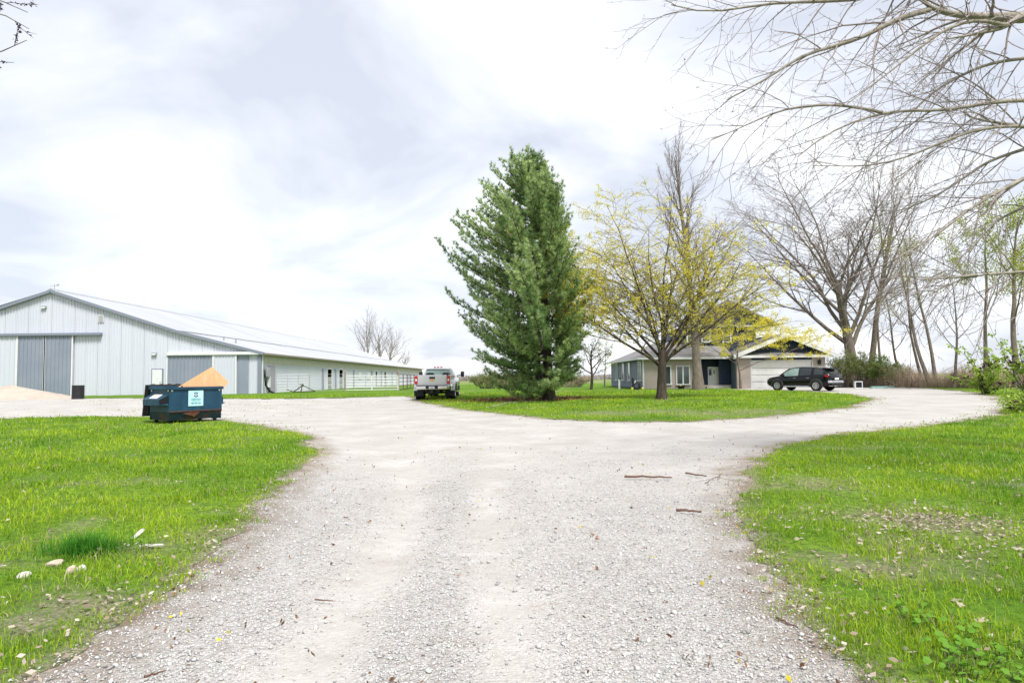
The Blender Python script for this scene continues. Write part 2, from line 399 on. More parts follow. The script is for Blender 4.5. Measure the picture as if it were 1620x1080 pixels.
def lawn_mat():
    m = bpy.data.materials.new('lawn'); m.use_nodes = True; t = m.node_tree; b = t.nodes['Principled BSDF']
    co = t.nodes.new('ShaderNodeTexCoord').outputs['Object']
    so = attr_node(t, 'soil'); ed = attr_node(t, 'edge')
    g = mixc(t, rng_map(t, noise(t, co, .35, 4), .35, .65), (.10, .21, .016), (.20, .32, .026))
    g = mixc(t, rng_map(t, noise(t, co, 14, 5, .75), .36, .64), (.045, .10, .012), g)
    g = mixc(t, rng_map(t, noise(t, co, 2.3, 5, .7), .60, .78, 0, .5), g, (.22, .22, .06))
    earth = mixc(t, rng_map(t, noise(t, co, 30, 4, .7), .35, .65), (.14, .105, .078), (.38, .32, .26))
    bare = math_(t, 'MAXIMUM', rng_map(t, ed, .30, .02, 0, 1.0), so)
    bare = math_(t, 'MULTIPLY', bare, rng_map(t, noise(t, co, 16, 6, .8), .38, .60, .15, 1))
    c = mixc(t, bare, g, earth)
    t.links.new(c, b.inputs['Base Color']); b.inputs['Roughness'].default_value = 1; b.inputs['Specular IOR Level'].default_value = .1
    bp = t.nodes.new('ShaderNodeBump'); bp.inputs['Distance'].default_value = .05; bp.inputs['Strength'].default_value = .8
    t.links.new(noise(t, co, 25, 5, .7), bp.inputs['Height']); t.links.new(bp.outputs[0], b.inputs['Normal'])
    return m
def field_mat():
    m = bpy.data.materials.new('field'); m.use_nodes = True; t = m.node_tree; b = t.nodes['Principled BSDF']
    co = t.nodes.new('ShaderNodeTexCoord').outputs['Object']
    c = mixc(t, rng_map(t, noise(t, co, .02, 5), .4, .6), (.12, .20, .04), (.27, .25, .13))
    c = mixc(t, rng_map(t, noise(t, co, .8, 5), .35, .65), c, (.16, .21, .06))
    t.links.new(c, b.inputs['Base Color']); b.inputs['Roughness'].default_value = 1; b.inputs['Specular IOR Level'].default_value = .1
    return m
M['gravel'] = gravel_mat(); M['lawn'] = lawn_mat(); M['field'] = field_mat()

def drive_z(x, y):
    return G(x, y) + (vnoise(x * 3, y * 3, 2) - .5) * (.018 - .013 * sstep(8, 16, y)) + (vnoise(x * .9, y * .9, 4) - .5) * (.03 - .02 * sstep(8, 14, y)) - .025 * np.exp(-(polyd(x, y, track_a) / .3) ** 2)
# the drive sheet (runs a little way under the lawns)
keep = (gs[gt] < 1.2).any(1)
tri = gt[keep]; used = np.unique(tri); remap = np.full(len(gx), -1); remap[used] = np.arange(len(used))
u = used
zb = drive_z(gx[u], gy[u]) - .06 * sstep(.02, .5, gs[u])
o = np_mesh('gravel_drive', np.stack([gx[u], gy[u], zb], 1), remap[tri], M['gravel'], smooth=True, attrs={'smooth': gsm[u], 'edge': gs[u]})
tag(o, kind='structure')
# the lawns, cut along the ragged edge
pos = gs > 0
cnt = pos[gt].sum(1)
V = [(a, b) for a, b in zip(gx, gy)]; S = list(gs); full = gt[cnt == 3].tolist()
cache = {}
def cut(i, j):
    k = (min(i, j), max(i, j))
    if k not in cache:
        t = S[i] / (S[i] - S[j])
        V.append((V[i][0] + (V[j][0] - V[i][0]) * t, V[i][1] + (V[j][1] - V[i][1]) * t)); S.append(0.0); cache[k] = len(V) - 1
    return cache[k]
for tr_ in gt[(cnt > 0) & (cnt < 3)]:
    ins = [k for k in range(3) if pos[tr_[k]]]
    if len(ins) == 1:
        a = tr_[ins[0]]; b = tr_[(ins[0] + 1) % 3]; c = tr_[(ins[0] + 2) % 3]
        full.append([a, cut(a, b), cut(a, c)])
    else:
        o_ = [k for k in range(3) if k not in ins][0]
        c = tr_[o_]; a = tr_[(o_ + 1) % 3]; b = tr_[(o_ + 2) % 3]
        ca, cb2 = cut(a, c), cut(b, c)
        full.append([a, b, cb2]); full.append([a, cb2, ca])
V = np.array(V); S = np.array(S); full = np.array(full)
lx, ly = V[:, 0], V[:, 1]
cen = V[full].mean(1); ct = cen[:, 0] / np.maximum(cen[:, 1], .1)
cls = np.where((cen[:, 0] < -.6) & (cen[:, 1] < 31) & (ct < -.1), 0, np.where((ct > .3) & (cen[:, 1] < 20.6) | (ct > .62) & (cen[:, 1] < 27), 1, 2))
lz = drive_z(lx, ly) * (1 - sstep(.1, .6, S)) + G(lx, ly) * sstep(.1, .6, S) + .004 + .03 * sstep(.0, .6, S) + (vnoise(lx * 2, ly * 2, 6) - .5) * .04 * sstep(0, .4, S)
lsoil = soil(lx, ly)
for k, nm in enumerate(('lawn_left', 'lawn_right', 'lawn_back')):
    tri = full[cls == k]; used = np.unique(tri); remap = np.full(len(V), -1); remap[used] = np.arange(len(used)); u = used
    o = np_mesh(nm, np.stack([lx[u], ly[u], lz[u]], 1), remap[tri], M['lawn'], smooth=True, attrs={'edge': S[u], 'soil': lsoil[u]})
    tag(o, kind='structure')
# the land all round, to the horizon
rad = np.concatenate([[0.01], 3 * (7000 / 3) ** np.linspace(0, 1, 80)]); nth = 120
th = np.linspace(0, 2 * math.pi, nth, endpoint=False); T_, R_ = np.meshgrid(th, rad); fx = (R_ * np.sin(T_)).ravel(); fy = (R_ * np.cos(T_)).ravel()
fz = G(fx, fy) - .16 + .15 * sstep(95, 125, np.hypot(fx, fy))
idx = (np.arange(len(rad) - 1)[:, None] * nth + np.arange(nth)[None, :]).ravel(); nx = (np.arange(len(rad) - 1)[:, None] * nth + (np.arange(nth) + 1)[None, :] % nth).ravel()
tag(np_mesh('ground', np.stack([fx, fy, fz], 1), np.stack([idx, nx, nx + nth, idx + nth], 1), M['field'], smooth=True), kind='structure')

# ------------------------------------------------------------------ grass blades
def blades(name, x, y, h, w, colr, lean=.5, curl=.6, z=None, label=None, r=None):
    n = len(x); r = r or rng
    az = r.uniform(0, 2 * math.pi, n); ln = np.abs(r.normal(0, lean, n)); az2 = az + r.uniform(-.9, .9, n) + math.pi / 2
    dx, dy = np.cos(az) * ln, np.sin(az) * ln
    wx, wy = np.cos(az2) * w / 2, np.sin(az2) * w / 2
    z0 = (G(x, y) + .01) if z is None else z
    P = np.zeros((n, 5, 3))
    hm = h * .55; off = hm * .55
    P[:, 0] = np.stack([x - wx, y - wy, z0], 1); P[:, 1] = np.stack([x + wx, y + wy, z0], 1)
    P[:, 2] = np.stack([x + dx * off - wx * .8, y + dy * off - wy * .8, z0 + hm], 1); P[:, 3] = np.stack([x + dx * off + wx * .8, y + dy * off + wy * .8, z0 + hm], 1)
    tip = h * (1 - .25 * np.clip(ln, 0, 1) * curl)
    P[:, 4] = np.stack([x + dx * h * 1.05, y + dy * h * 1.05, z0 + tip], 1)
    b = (np.arange(n) * 5)[:, None]
    F = np.concatenate([b + np.array([[0, 1, 3]]), b + np.array([[0, 3, 2]]), b + np.array([[2, 3, 4]])])
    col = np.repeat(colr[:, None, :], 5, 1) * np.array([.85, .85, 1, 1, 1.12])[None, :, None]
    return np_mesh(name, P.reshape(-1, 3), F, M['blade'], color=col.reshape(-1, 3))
def grass_color(x, y, n, r):
    v = fbm(x * .8, y * .8, 41)[:, None]; q = r.random((n, 1))
    deep = np.array([[.115, .265, .014]]); lime = np.array([[.365, .50, .026]]); straw = np.array([[.46, .41, .24]])
    c = deep + (lime - deep) * np.clip(.60 + (v - .5) * 2.2 + (q - .5) * .8, 0, 1)
    st = (r.random(n) < .075 + .30 * soil(x, y))[:, None]
    return np.where(st, straw * (.6 + .6 * q), c)
NB = 680000
th = rng.uniform(math.radians(-43), math.radians(43), NB)
q = rng.random(NB); r0, r1 = 2.6, 50.0; pw = .12
rr = (r0 ** pw + q * (r1 ** pw - r0 ** pw)) ** (1 / pw)
bx, by = rr * np.sin(th), rr * np.cos(th)
s = grassiness(bx, by); sl = soil(bx, by)
tuft = vnoise(bx * 4.5, by * 4.5, 71)
p = np.clip((s + .10 + .5 * (tuft - .45)) / .30, 0, 1) * (1 - .74 * sl)
clump = fbm(bx * 2.6, by * 2.6, 55)
p = p * np.clip(.45 + 1.5 * (clump - .3), .2, 1)
k = rng.random(NB) < p
bx, by, rr, s, clump, sl = bx[k], by[k], rr[k], s[k], clump[k], sl[k]
bh = (.035 + .065 * rng.random(len(bx)) ** 1.5 + .075 * (rng.random(len(bx)) < .05)) * (.55 + 1.0 * clump) * np.clip(.55 + s * .8, .5, 1.15) * .74 * (1 + .012 * rr) * (1 - .4 * sl)
dmp = np.array(gnd(290, 668)[:2]); bh = bh * (1 - .6 * np.exp(-(((bx - dmp[0]) ** 2 + (by - dmp[1]) ** 2) / 2.2)))
far_lawn = by > 21
bh = np.where(far_lawn, bh * .9, bh)
bw = .0042 * (np.maximum(rr, 3.5) / 4) ** .92 * rng.uniform(.7, 1.3, len(bx))
gc = grass_color(bx, by, len(bx), rng)
ct = bx / by
bc = np.where((bx < -.6) & (by < 31) & (ct < -.1), 0, np.where((ct > .3) & (by < 20.6) | (ct > .62) & (by < 27), 1, 2))
for k, (nm, lb) in enumerate((('grass', 'bright green spring grass of the lawn left of the drive'), ('grass', 'bright green grass with dead leaves right of the drive'), ('grass', 'green grass of the lawn round the pine and the yellow maple'))):
    i = bc == k
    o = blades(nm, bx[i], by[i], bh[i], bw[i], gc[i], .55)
    tag(o, lb, 'grass', kind='stuff')
# sparse weeds in the gravel yard by the barn and along the far drive edges
n = 26000
th = rng.uniform(math.radians(-42), math.radians(40), n); rr = rng.uniform(20, 52, n); x, y = rr * np.sin(th), rr * np.cos(th)
s = grassiness(x, y)
k = (s < .1) & (((fbm(x * .25, y * 1.3, 61) > .60) & (y > 26) & (x < -7)) | (s > -.9)) & (rng.random(n) < .6)
x, y = x[k], y[k]
tag(blades('weeds', x, y, rng.uniform(.02, .05, len(x)), rng.uniform(.02, .04, len(x)), grass_color(x, y, len(x), rng) * .9 + .04, .9), 'thin weedy grass streaks in the gravel yard', 'weeds', kind='stuff')
# taller dark tuft left of the stones
c0 = gnd(135, 880); n = 1500
a = rng.uniform(0, 2 * math.pi, n); r_ = np.abs(rng.normal(0, .16, n)); x = c0.x + r_ * np.cos(a) * 1.35; y = c0.y + r_ * np.sin(a)
col = np.array([[.055, .20, .016]]) * (.7 + .9 * rng.random((n, 1)))
tag(blades('grass_tuft', x, y, rng.uniform(.08, .24, n), rng.uniform(.003, .006, n), col, .95), 'tall dark green grass tuft behind the pale stones', 'grass tuft')
# ------------------------------------------------------------------ loose stones of the drive
oct_v = np.array([(1, 0, 0), (.25, .9, .1), (-.85, .45, 0), (-.7, -.6, .05), (.35, -.9, 0), (.1, .05, .8), (0, 0, -.6)])
oct_f = np.array([(0, 1, 5), (1, 2, 5), (2, 3, 5), (3, 4, 5), (4, 0, 5), (1, 0, 6), (2, 1, 6), (3, 2, 6), (4, 3, 6), (0, 4, 6)])
def pebbles(name, x, y, z, size, colr, m):
    n = len(x); a = rng.uniform(0, 2 * math.pi, n); sc = size[:, None] * rng.uniform(.55, 1.1, (n, 3)) * np.array([[1, .85, .75]])
    v = oct_v[None] * (1 + rng.uniform(-.25, .25, (n, 7, 1))) * sc[:, None, :]
    t = rng.normal(0, .35, n); ca, sa = np.cos(a)[:, None], np.sin(a)[:, None]
    v[:, :, 2] += v[:, :, 0] * t[:, None]
    X = v[:, :, 0] * ca - v[:, :, 1] * sa + x[:, None]; Y = v[:, :, 0] * sa + v[:, :, 1] * ca + y[:, None]; Z = v[:, :, 2] + z[:, None]
    F = (np.arange(n) * 7)[:, None, None] + oct_f[None]
    return np_mesh(name, np.stack([X, Y, Z], 2).reshape(-1, 3), F.reshape(-1, 3), m, color=np.repeat(colr, 7, 0))
M['pebble'] = leafmat('gravel_stone', 0.0, .95)
n = 150000
th = rng.uniform(math.radians(-42), math.radians(42), n); pw = .25; rr = (2.6 ** pw + rng.random(n) * (15 ** pw - 2.6 ** pw)) ** (1 / pw)
x, y = rr * np.sin(th), rr * np.cos(th); s = grassiness(x, y); sm = smoothness(x, y)
k = (s < .16) & (rng.random(n) < np.clip(1.05 - 1.15 * sm, .06, 1) * np.clip(1 - (s + .1) / .26, 0, 1)); x, y, rr, s, sm = x[k], y[k], rr[k], s[k], sm[k]
size = np.clip(rng.lognormal(math.log(.0058), .45, len(x)), .004, .026) * (1 + .03 * rr)
tone = np.clip(rng.normal(.47, .09, (len(x), 1)), .28, .70); tone = np.where(rng.random((len(x), 1)) < .05, tone * .5, tone)
colr = tone * np.array([[1, .982, .955]]) * (1 + rng.normal(0, .025, (len(x), 3)))
z = drive_z(x, y) + size * .22 + .006 * (s > 0)
tag(pebbles('gravel_stones', x, y, z, size, colr, M['pebble']), 'loose pale crushed stones scattered over the drive', 'gravel', kind='stuff')
# ------------------------------------------------------------------ the long white barn
BY = 53.5
bc0 = at(412.5, 600, BY); BX = bc0.x; BZ = float(G(BX, BY)) - .02
barn = tag(empty('barn', (BX, BY, BZ)), 'long white ribbed metal barn with blue grey sliding doors', 'barn')
def bp(px, py): p = at(px, py, BY - .1); return p.x - BX, p.z - BZ
BL = 95.5; EAVE = bp(412, 557)[1]; BRK = bp(283, 524); RDG = bp(82, 459.5); HALF = -RDG[0]; XL = RDG[0] * 2
def roofz(x):
    x = -abs(x - RDG[0]) + 0 if False else x
    d = abs(x - RDG[0]); b = BRK[0] - RDG[0]
    return RDG[1] + (BRK[1] - RDG[1]) * d / b if d < b else BRK[1] + (EAVE - BRK[1]) * (d - b) / (HALF - b)
def rib_profile(w, n=4):
    pts = [0.0]; rib = []
    for k in range(n):
        c = w * (k + .5) / n; rib += [(c - .040, 0), (c - .030, .045), (c + .030, .045), (c + .040, 0)]
    return [(0, 0)] + rib + [(w, 0)]
PW = HALF * 2 / 36
for k in range(36):                                        # each sheet of the gable wall
    x0 = XL + k * PW; m = MB(); pr = rib_profile(PW - .012)
    cols = [(x0 + a, -.006 * (k % 2) - b) for a, b in pr]
    v = []; f = []
    xs = list(cols)
    for (a, b) in xs: v += [(a, b, 0.0), (a, b, roofz(a) - .02)]
    for j in range(len(xs) - 1): f.append((2 * j, 2 * j + 2, 2 * j + 3, 2 * j + 1))
    m.add(v, f); m.build('wall_panel', M['barn_white'], barn)
# roof slopes with raised ribs (right side seen, left side hidden by the ridge)
def ribbed_slope(xa, za, xb, zb, name, side):
    m = MB(); step = .457; n = int(BL / step) + 1; v = []; f = []
    nrm = Vector((zb - za, 0, -(xb - xa))).normalized()
    if nrm.z < 0: nrm = -nrm
    ys = []
    for k in range(n):
        y = -.25 + k * step; ys += [(y, 0), (y + .03, .03), (y + .07, .03), (y + .10, 0)]
    ys.append((BL + .25, 0))
    for y, h in ys: v += [(xa + nrm.x * h, y, za + nrm.z * h), (xb + nrm.x * h, y, zb + nrm.z * h)]
    for j in range(len(ys) - 1): f.append((2 * j, 2 * j + 1, 2 * j + 3, 2 * j + 2))
    m.add(v, f); return m.build(name, M['barn_roof'], barn)
ribbed_slope(RDG[0], RDG[1] + .05, BRK[0] + .06, BRK[1] + .03, 'roof', 1)
ribbed_slope(BRK[0] - .05, BRK[1] + .0, .38, EAVE - .06, 'roof', 1)
ribbed_slope(RDG[0], RDG[1] + .05, XL - .38, EAVE - .06, 'roof', -1)
r = MB(); r.prism([(RDG[0] - .35, -.28, RDG[1] - .05), (RDG[0], -.28, RDG[1] + .15), (RDG[0] + .35, -.28, RDG[1] - .05)], (0, BL + .56, 0)); r.build('ridge_cap', M['steel'], barn)
MB().bar((BRK[0], -.1, BRK[1] + .06), (BRK[0], BL, BRK[1] + .06), .05, .03).build('roof_seam', M['barn_roof'], barn)
# far gable, left wall and floor close the volume
m = MB(); m.poly([(XL, BL, 0), (0, BL, 0), (0, BL, EAVE), (BRK[0], BL, BRK[1]), (RDG[0], BL, RDG[1]), (2 * RDG[0] - BRK[0], BL, BRK[1]), (XL, BL, EAVE)]); m.build('rear_wall', M['barn_white'], barn)
MB().poly([(XL, 0, 0), (XL, BL, 0), (XL, BL, EAVE), (XL, 0, EAVE)]).build('far_side_wall', M['barn_white'], barn)
# rake trim, corner posts, fascia
m = MB()
for a, b in (((2 * RDG[0] - BRK[0], BRK[1]), RDG), ((XL, EAVE), (2 * RDG[0] - BRK[0], BRK[1])), (RDG, BRK), (BRK, (.3, EAVE - .06))):
    m.bar((a[0], -.2, a[1] - .06), (b[0], -.2, b[1] - .06), .22, .22)
m.build('rake_trim', M['barn_trim'], barn)
MB().box(-.22, .06, -.10, -.01, 0, EAVE - .15).build('corner_trim', M['barn_trim'], barn)
MB().box(.07, .13, .02, .16, 0, EAVE - .2).build('corner_trim', M['trim_white'], barn)
MB().box(.28, .42, -.2, BL, EAVE - .20, EAVE - .06).build('gutter', M['wood_grey'], barn)
# side wall with stall openings
yo = lambda px: -BX * FPX / (810 - px) - BY
opens = [(yo(517), yo(524)), (yo(535.5), yo(541.5)), (yo(593), yo(596)), (yo(607), yo(610))]
STRIP = EAVE - .92
def side_sheet(y0, y1, z0, z1, name, mt):
    n = max(1, int(round((y1 - y0) / .30))); st = (y1 - y0) / n; v = []; f = []; prof = []
    for k in range(n):
        y = y0 + k * st; prof += [(y, 0), (y + st * .36, 0), (y + st * .42, .03), (y + st * .58, .03), (y + st * .64, 0)]
    prof.append((y1, 0))
    for y, h in prof: v += [(h, y, z0), (h, y, z1)]
    for j in range(len(prof) - 1): f.append((2 * j, 2 * j + 2, 2 * j + 3, 2 * j + 1))
    MB().add(v, f).build(name, mt, barn)
cur = 0.0
for a, b in opens:
    side_sheet(cur, a, 0, STRIP, 'side_wall', M['barn_white']); side_sheet(a, b, 2.2, STRIP, 'side_wall', M['barn_white']); cur = b
side_sheet(cur, BL, 0, STRIP, 'side_wall', M['barn_white'])
side_sheet(0, BL, STRIP, EAVE - .05, 'translucent_strip', M['fibreglass'])
MB().box(-3.4, -3.3, 0, BL, 0, 3).build('stall_wall', M['wood_grey'], barn)
for a, b in opens:
    fr = MB(); fr.box(.0, .09, a - .12, a, 0, 2.3); fr.box(0, .09, b, b + .12, 0, 2.3); fr.box(0, .09, a, b, 2.2, 2.3); d = fr.build('stall_door', M['trim_white'], barn)
    for j in range(6): MB().box(.01, .05, a + .003, b - .003, .12 + j * .21, .24 + j * .21).build('slat', M['trim_white'], d)
for px in (509, 529, 558, 587, 602, 619, 627, 646):        # edges and posts of the sliding stall doors
    y = yo(px); MB().box(.06, .16, y, y + .26, .1, 2.25).build('door_post', M['barn_grey'] if px < 600 else M['steel'], barn)
for px in (566, 580): y = yo(px); MB().box(.05, .10, y, y + 1.5, 1.2, 2.0).build('shutter', M['trim_white'], barn)
y = yo(428); d = MB().box(.06, .12, y - .55, y + .75, .05, STRIP - .1)
for j in range(5): d.box(.12, .15, y - .5 + j * .27, y - .42 + j * .27, .05, STRIP - .12)
d.build('side_door', mat('lilac_grey_metal', (.33, .32, .36), None, rough=.5), barn)
# the two sliding door sets on the gable
def leaf(pxa, pya, pxb, pyb, mt, name, off, ribs=7, z0=.05):
    xa, zt = bp(pxa, pya); xb, _ = bp(pxb, pyb)
    m = MB(); pr = rib_profile(xb - xa, ribs); v = []; f = []
    for a, b in pr: v += [(xa + a, -off - b, z0), (xa + a, -off - b, zt)]
    for j in range(len(pr) - 1): f.append((2 * j, 2 * j + 2, 2 * j + 3, 2 * j + 1))
    m.add(v, f)
    m.box(xa, xb, -off + .003, -off + .06, z0, zt)
    d = m.build(name, mt, barn)
    for xe in (xa, xb): MB().box(xe - .06, xe + .06, -off - .05, -off - .032, z0, zt).build('edge_trim', M['trim_white'], d)
    return d
leaf(29, 531, 72, 531, M['barn_grey'], 'sliding_door', .16); leaf(72.6, 531, 116, 531, M['barn_grey'], 'sliding_door', .16)
leaf(-60, 531, 28, 531, M['barn_white'], 'sliding_door', .15, 12)
x1, z1 = bp(-70, 532); x2, z2 = bp(162, 526)
MB().box(x1, x2, -.34, -.05, z2 - .22, z2).build('door_track', M['barn_trim'], barn, bevel=.03)
leaf(265, 562, 337.5, 562, M['barn_grey'], 'sliding_door', .14, 12); leaf(338.5, 562, 374, 562, M['barn_white'], 'sliding_door', .17, 7)
xa, za = bp(375.5, 551); xb, zb = bp(393, 551)
MB().box(xa, xb, -.06, -.035, .02, roofz(xb) - .35).build('grey_wall_strip', M['barn_grey'], barn)
x1, z1 = bp(265, 560); x2, _ = bp(411, 560)
MB().box(x1, x2, -.30, -.05, z1 - .12, z1 + .12).build('door_track', M['trim_white'], barn, bevel=.03)
# service door, vent, lamps
xa, zt = bp(239.5, 583); xb, _ = bp(258, 583)
d = MB().box(xa, xb, -.10, -.03, 0, zt).build('service_door', M['barn_trim'], barn)
l = MB().box(xa + .08, xb - .08, -.13, -.101, .02, zt - .08).build('door_leaf', M['trim_white'], d)
MB().box(xb - .22, xb - .15, -.17, -.131, 1.0, 1.07).build('handle', M['steel'], d)
xa, za = bp(154.5, 510); xb, zb = bp(164, 498)
d = MB().box(xa, xb, -.08, -.03, za, zb).build('gable_vent', M['trim_white'], barn)
for j in range(6): MB().box(xa + .04, xb - .04, -.10, -.081, za + .05 + j * .09, za + .09 + j * .09).build('louvre', M['steel'], d)
for px, py in ((69, 486), (244, 559.5)):
    x, z = bp(px, py); d = MB().box(x - .2, x + .2, -.18, -.03, z - .12, z + .12).build('wall_lamp', M['steel'], barn, bevel=.03)
    MB().box(x - .16, x + .14, -.20, -.181, z - .10, z + .02).build('lens', M['trim_white'], d)
# weather vane on the ridge
m = MB(); m.cyl((RDG[0], .2, RDG[1]), (RDG[0], .2, RDG[1] + .55), .025, n=6); m.bar((RDG[0] - .35, .2, RDG[1] + .42), (RDG[0] + .35, .2, RDG[1] + .42), .03); m.prism([(RDG[0] + .1, .2, RDG[1] + .44), (RDG[0] + .34, .2, RDG[1] + .44), (RDG[0] + .34, .2, RDG[1] + .6)], (0, .02, 0))
m.build('weather_vane', M['steel'], barn)
for dx in (-4.2, -3.2): MB().cyl((dx, 3, roofz(dx) - .05), (dx, 3, roofz(dx) + .35), .07, n=8).build('roof_pipe', M['steel'], barn)
# electric box with a conduit running to the ground
p = lambda y, z, x=.2: (BX + x, BY + y, BZ + z)
eb = tag(empty('electric_meter', (BX + .2, BY + .9, BZ)), 'grey electric meter box with black conduit on the barn corner', 'electric meter')
MB().box(-.1, .14, -.35, .25, 1.35, 2.1).build('meter_box', M['steel'], eb, bevel=.03)
MB().box(-.1, .08, .15, .55, .5, 1.4).build('meter_box', M['trim_white'], eb, bevel=.02)
m = MB(); pts = [(.05, -.75, 1.9), (.06, -.73, 1.3), (.1, -.6, .7), (.25, -.2, .25), (.5, .4, .0)]
for a, b in zip(pts[:-1], pts[1:]): m.cyl(a, b, .075, n=10)
m.build('conduit', M['black_plastic'], eb, smooth=True)

# ------------------------------------------------------------------ corral panels and gate beside the barn
def rail_panel(name, a, b, nr, h, r, mt, label, group=None, uprights=3, z0=.12, cat='fence'):
    a = Vector(a); b = Vector(b); root = tag(empty(name, a), label, cat, group); d = b - a
    for k in range(nr):
        z = z0 + (h - z0) * k / (nr - 1); MB().cyl((0, 0, z), (d.x, d.y, d.z + z), r, n=6).build('rail', mt, root)
    for k in range(uprights):
        t = k / (uprights - 1); q = d * t; MB().cyl((q.x, q.y, q.z + z0 - .05), (q.x, q.y, q.z + h + .03), r * 1.15, n=6).build('upright', mt, root)
    return root
def gb(px, Y): return base(px, Y)
rail_panel('corral_panel', gb(437, 56.3), gb(489, 57.6), 7, 1.5, .014, M['steel'], 'thin wire corral panel nearest the barn corner', 'wire corral panels', 4)
rail_panel('corral_panel', gb(489.5, 57.7), gb(545, 59.6), 7, 1.5, .014, M['steel'], 'thin wire corral panel left of the white gate', 'wire corral panels', 4)
rail_panel('pipe_gate', gb(546.5, 59.8), gb(588, 60.4), 6, 1.35, .035, M['pipe_white'], 'white pipe gate half nearer the barn', 'white pipe gates', 2, cat='gate')
rail_panel('pipe_gate', gb(588.5, 60.5), gb(629.5, 61.3), 6, 1.35, .035, M['pipe_white'], 'white pipe gate half nearer the pickup', 'white pipe gates', 2, cat='gate')
rail_panel('pipe_fence', gb(631, 61.8), gb(644, 68), 5, 1.5, .035, M['pipe_rust'], 'rusty pipe fence section beside the white gate', 'rusty pipe fence', 3)
rail_panel('pipe_fence', gb(644.3, 68.3), gb(655, 76), 5, 1.5, .035, M['pipe_rust'], 'rusty pipe fence section in the middle', 'rusty pipe fence', 3)
rail_panel('pipe_fence', gb(655.2, 76.3), gb(672, 92), 5, 1.5, .035, M['pipe_rust'], 'rusty pipe fence section farthest from the gate', 'rusty pipe fence', 3)
rail_panel('pipe_fence', gb(560, 70), gb(628, 76), 4, 1.4, .03, M['steel'], 'grey pipe fence inside the corral', None, 5)
for px, Y, lb in ((545.7, 59.7, 'grey wooden gate post left of the white gate'), (630.3, 61.5, 'dark wooden gate post right of the white gate')):
    q = gb(px, Y); t = tag(empty('gate_post', q), lb, 'post'); MB().cyl((0, 0, -.1), (0, 0, 1.75), .09, .085, n=10).build('post', M['wood_grey'], t, smooth=False); MB().cyl((0, 0, 1.75), (0, 0, 1.79), .10, .03, n=10).build('cap', M['wood_grey'], t)
# scrap pile
q = gb(478, 56.2); rs = random.Random(4)
for k, (x0, y0, z0_, x1, y1, z1_, w) in enumerate([(-.8, .2, .05, .1, .1, .65, .09), (-.2, 0, .7, 1.0, .2, .12, .08), (-.6, -.2, .08, 1.1, -.1, .10, .10), (-.2, .3, .04, .15, -.3, .75, .07), (-1.3, .1, .25, -.6, .2, .05, .08)]):
    m = MB(); m.bar((x0, y0, z0_), (x1, y1, z1_), w, w * .7); o = m.build('scrap_post', M['bark_dark'] if k != 3 else M['wood_grey'], None); o.location = q
    tag(o, ('black scrap post leaning steeply on the pile by the barn', 'black scrap post sloping down right on the pile by the barn', 'long black scrap post lying flat at the pile by the barn', 'grey scrap post standing askew in the pile by the barn', 'short black scrap post at the left end of the pile')[k], 'post', 'scrap posts by the barn')
# drum and sand heap
q = gb(124, 45); t = tag(empty('steel_drum', q), 'black steel drum standing before the barn wall', 'drum')
pr = [(0, .0), (.29, 0), (.30, .02), (.29, .04), (.29, .28), (.305, .30), (.29, .32), (.29, .58), (.305, .60), (.29, .62), (.29, .86), (.30, .88), (.29, .9), (.27, .9), (.27, .87), (0, .87)]
MB().lathe([(a * 1.25, b) for a, b in pr], n=28).build('drum_body', M['black_plastic'], t, smooth=False)
MB().cyl((.15, 0, .87), (.15, 0, .90), .04, n=10).build('bung', M['steel'], t)
hx = np.linspace(-1, 1, 60); X_, Y_ = np.meshgrid(hx, hx); rr_ = np.hypot(X_, Y_); q = gb(18, 46.5)
H_ = np.clip(1 - rr_, 0, 1) ** .9 * .95 * (1 + .25 * (fbm(X_ * 3 + 5, Y_ * 3, 3) - .5)) + .06 * (fbm(X_ * 9, Y_ * 9, 4) - .5) * (rr_ < .98) - .06
wx_, wy_ = q.x + X_ * 4.6, q.y + Y_ * 2.6
i_ = (np.arange(59)[:, None] * 60 + np.arange(59)[None, :]).ravel()
o = np_mesh('sand_heap', np.stack([wx_ - q.x, wy_ - q.y, H_ + G(wx_, wy_) - q.z], 2).reshape(-1, 3), np.stack([i_, i_ + 1, i_ + 61, i_ + 60], 1), M['sand'], smooth=True); o.location = q
tag(o, 'low tan heap of sand before the big barn door', 'sand heap')

# ------------------------------------------------------------------ blue dumpster
A = Vector((*gnd(267, 672)[:2], 0)); Bp = Vector((*gnd(347, 666.5)[:2], 0))
ux = (Bp - A).normalized(); ang = math.atan2(ux.y, ux.x); zg = float(G(A.x, A.y))
bin_ = tag(empty('dumpster', (A.x, A.y, zg), ang), 'blue steel dumpster on casters at the edge of the lawn', 'dumpster')
W_, D_, Z0, ZT = 1.78, 1.36, .13, 1.17
m = MB()                                                    # hollow tub: front is y=0 (towards camera), depth along +y
th_ = .03
outer = [(0, 0), (W_, 0), (W_, D_), (0, D_)]
zt = [ZT, ZT, ZT + .06, ZT + .06]
m.box(0, W_, 0, th_, Z0 + .28, ZT); m.box(0, W_, D_ - th_, D_, Z0, ZT + .06)
m.box(0, th_, th_, D_ - th_, Z0 + .28, ZT + .02); m.box(W_ - th_, W_, th_, D_ - th_, Z0, ZT + .02)
m.build('tub', M['bin_blue'], bin_)
m = MB(); m.hexa([(.04, .10, Z0), (W_ - .02, .10, Z0 + .02), (W_ - .02, D_, Z0), (.04, D_, Z0), (0, -.004, Z0 + .28), (W_ + .003, -.004, Z0 + .28), (W_ + .003, D_ - .002, Z0 + .28), (-.003, D_ - .002, Z0 + .28)])
m.build('tub_base', M['bin_low'], bin_)
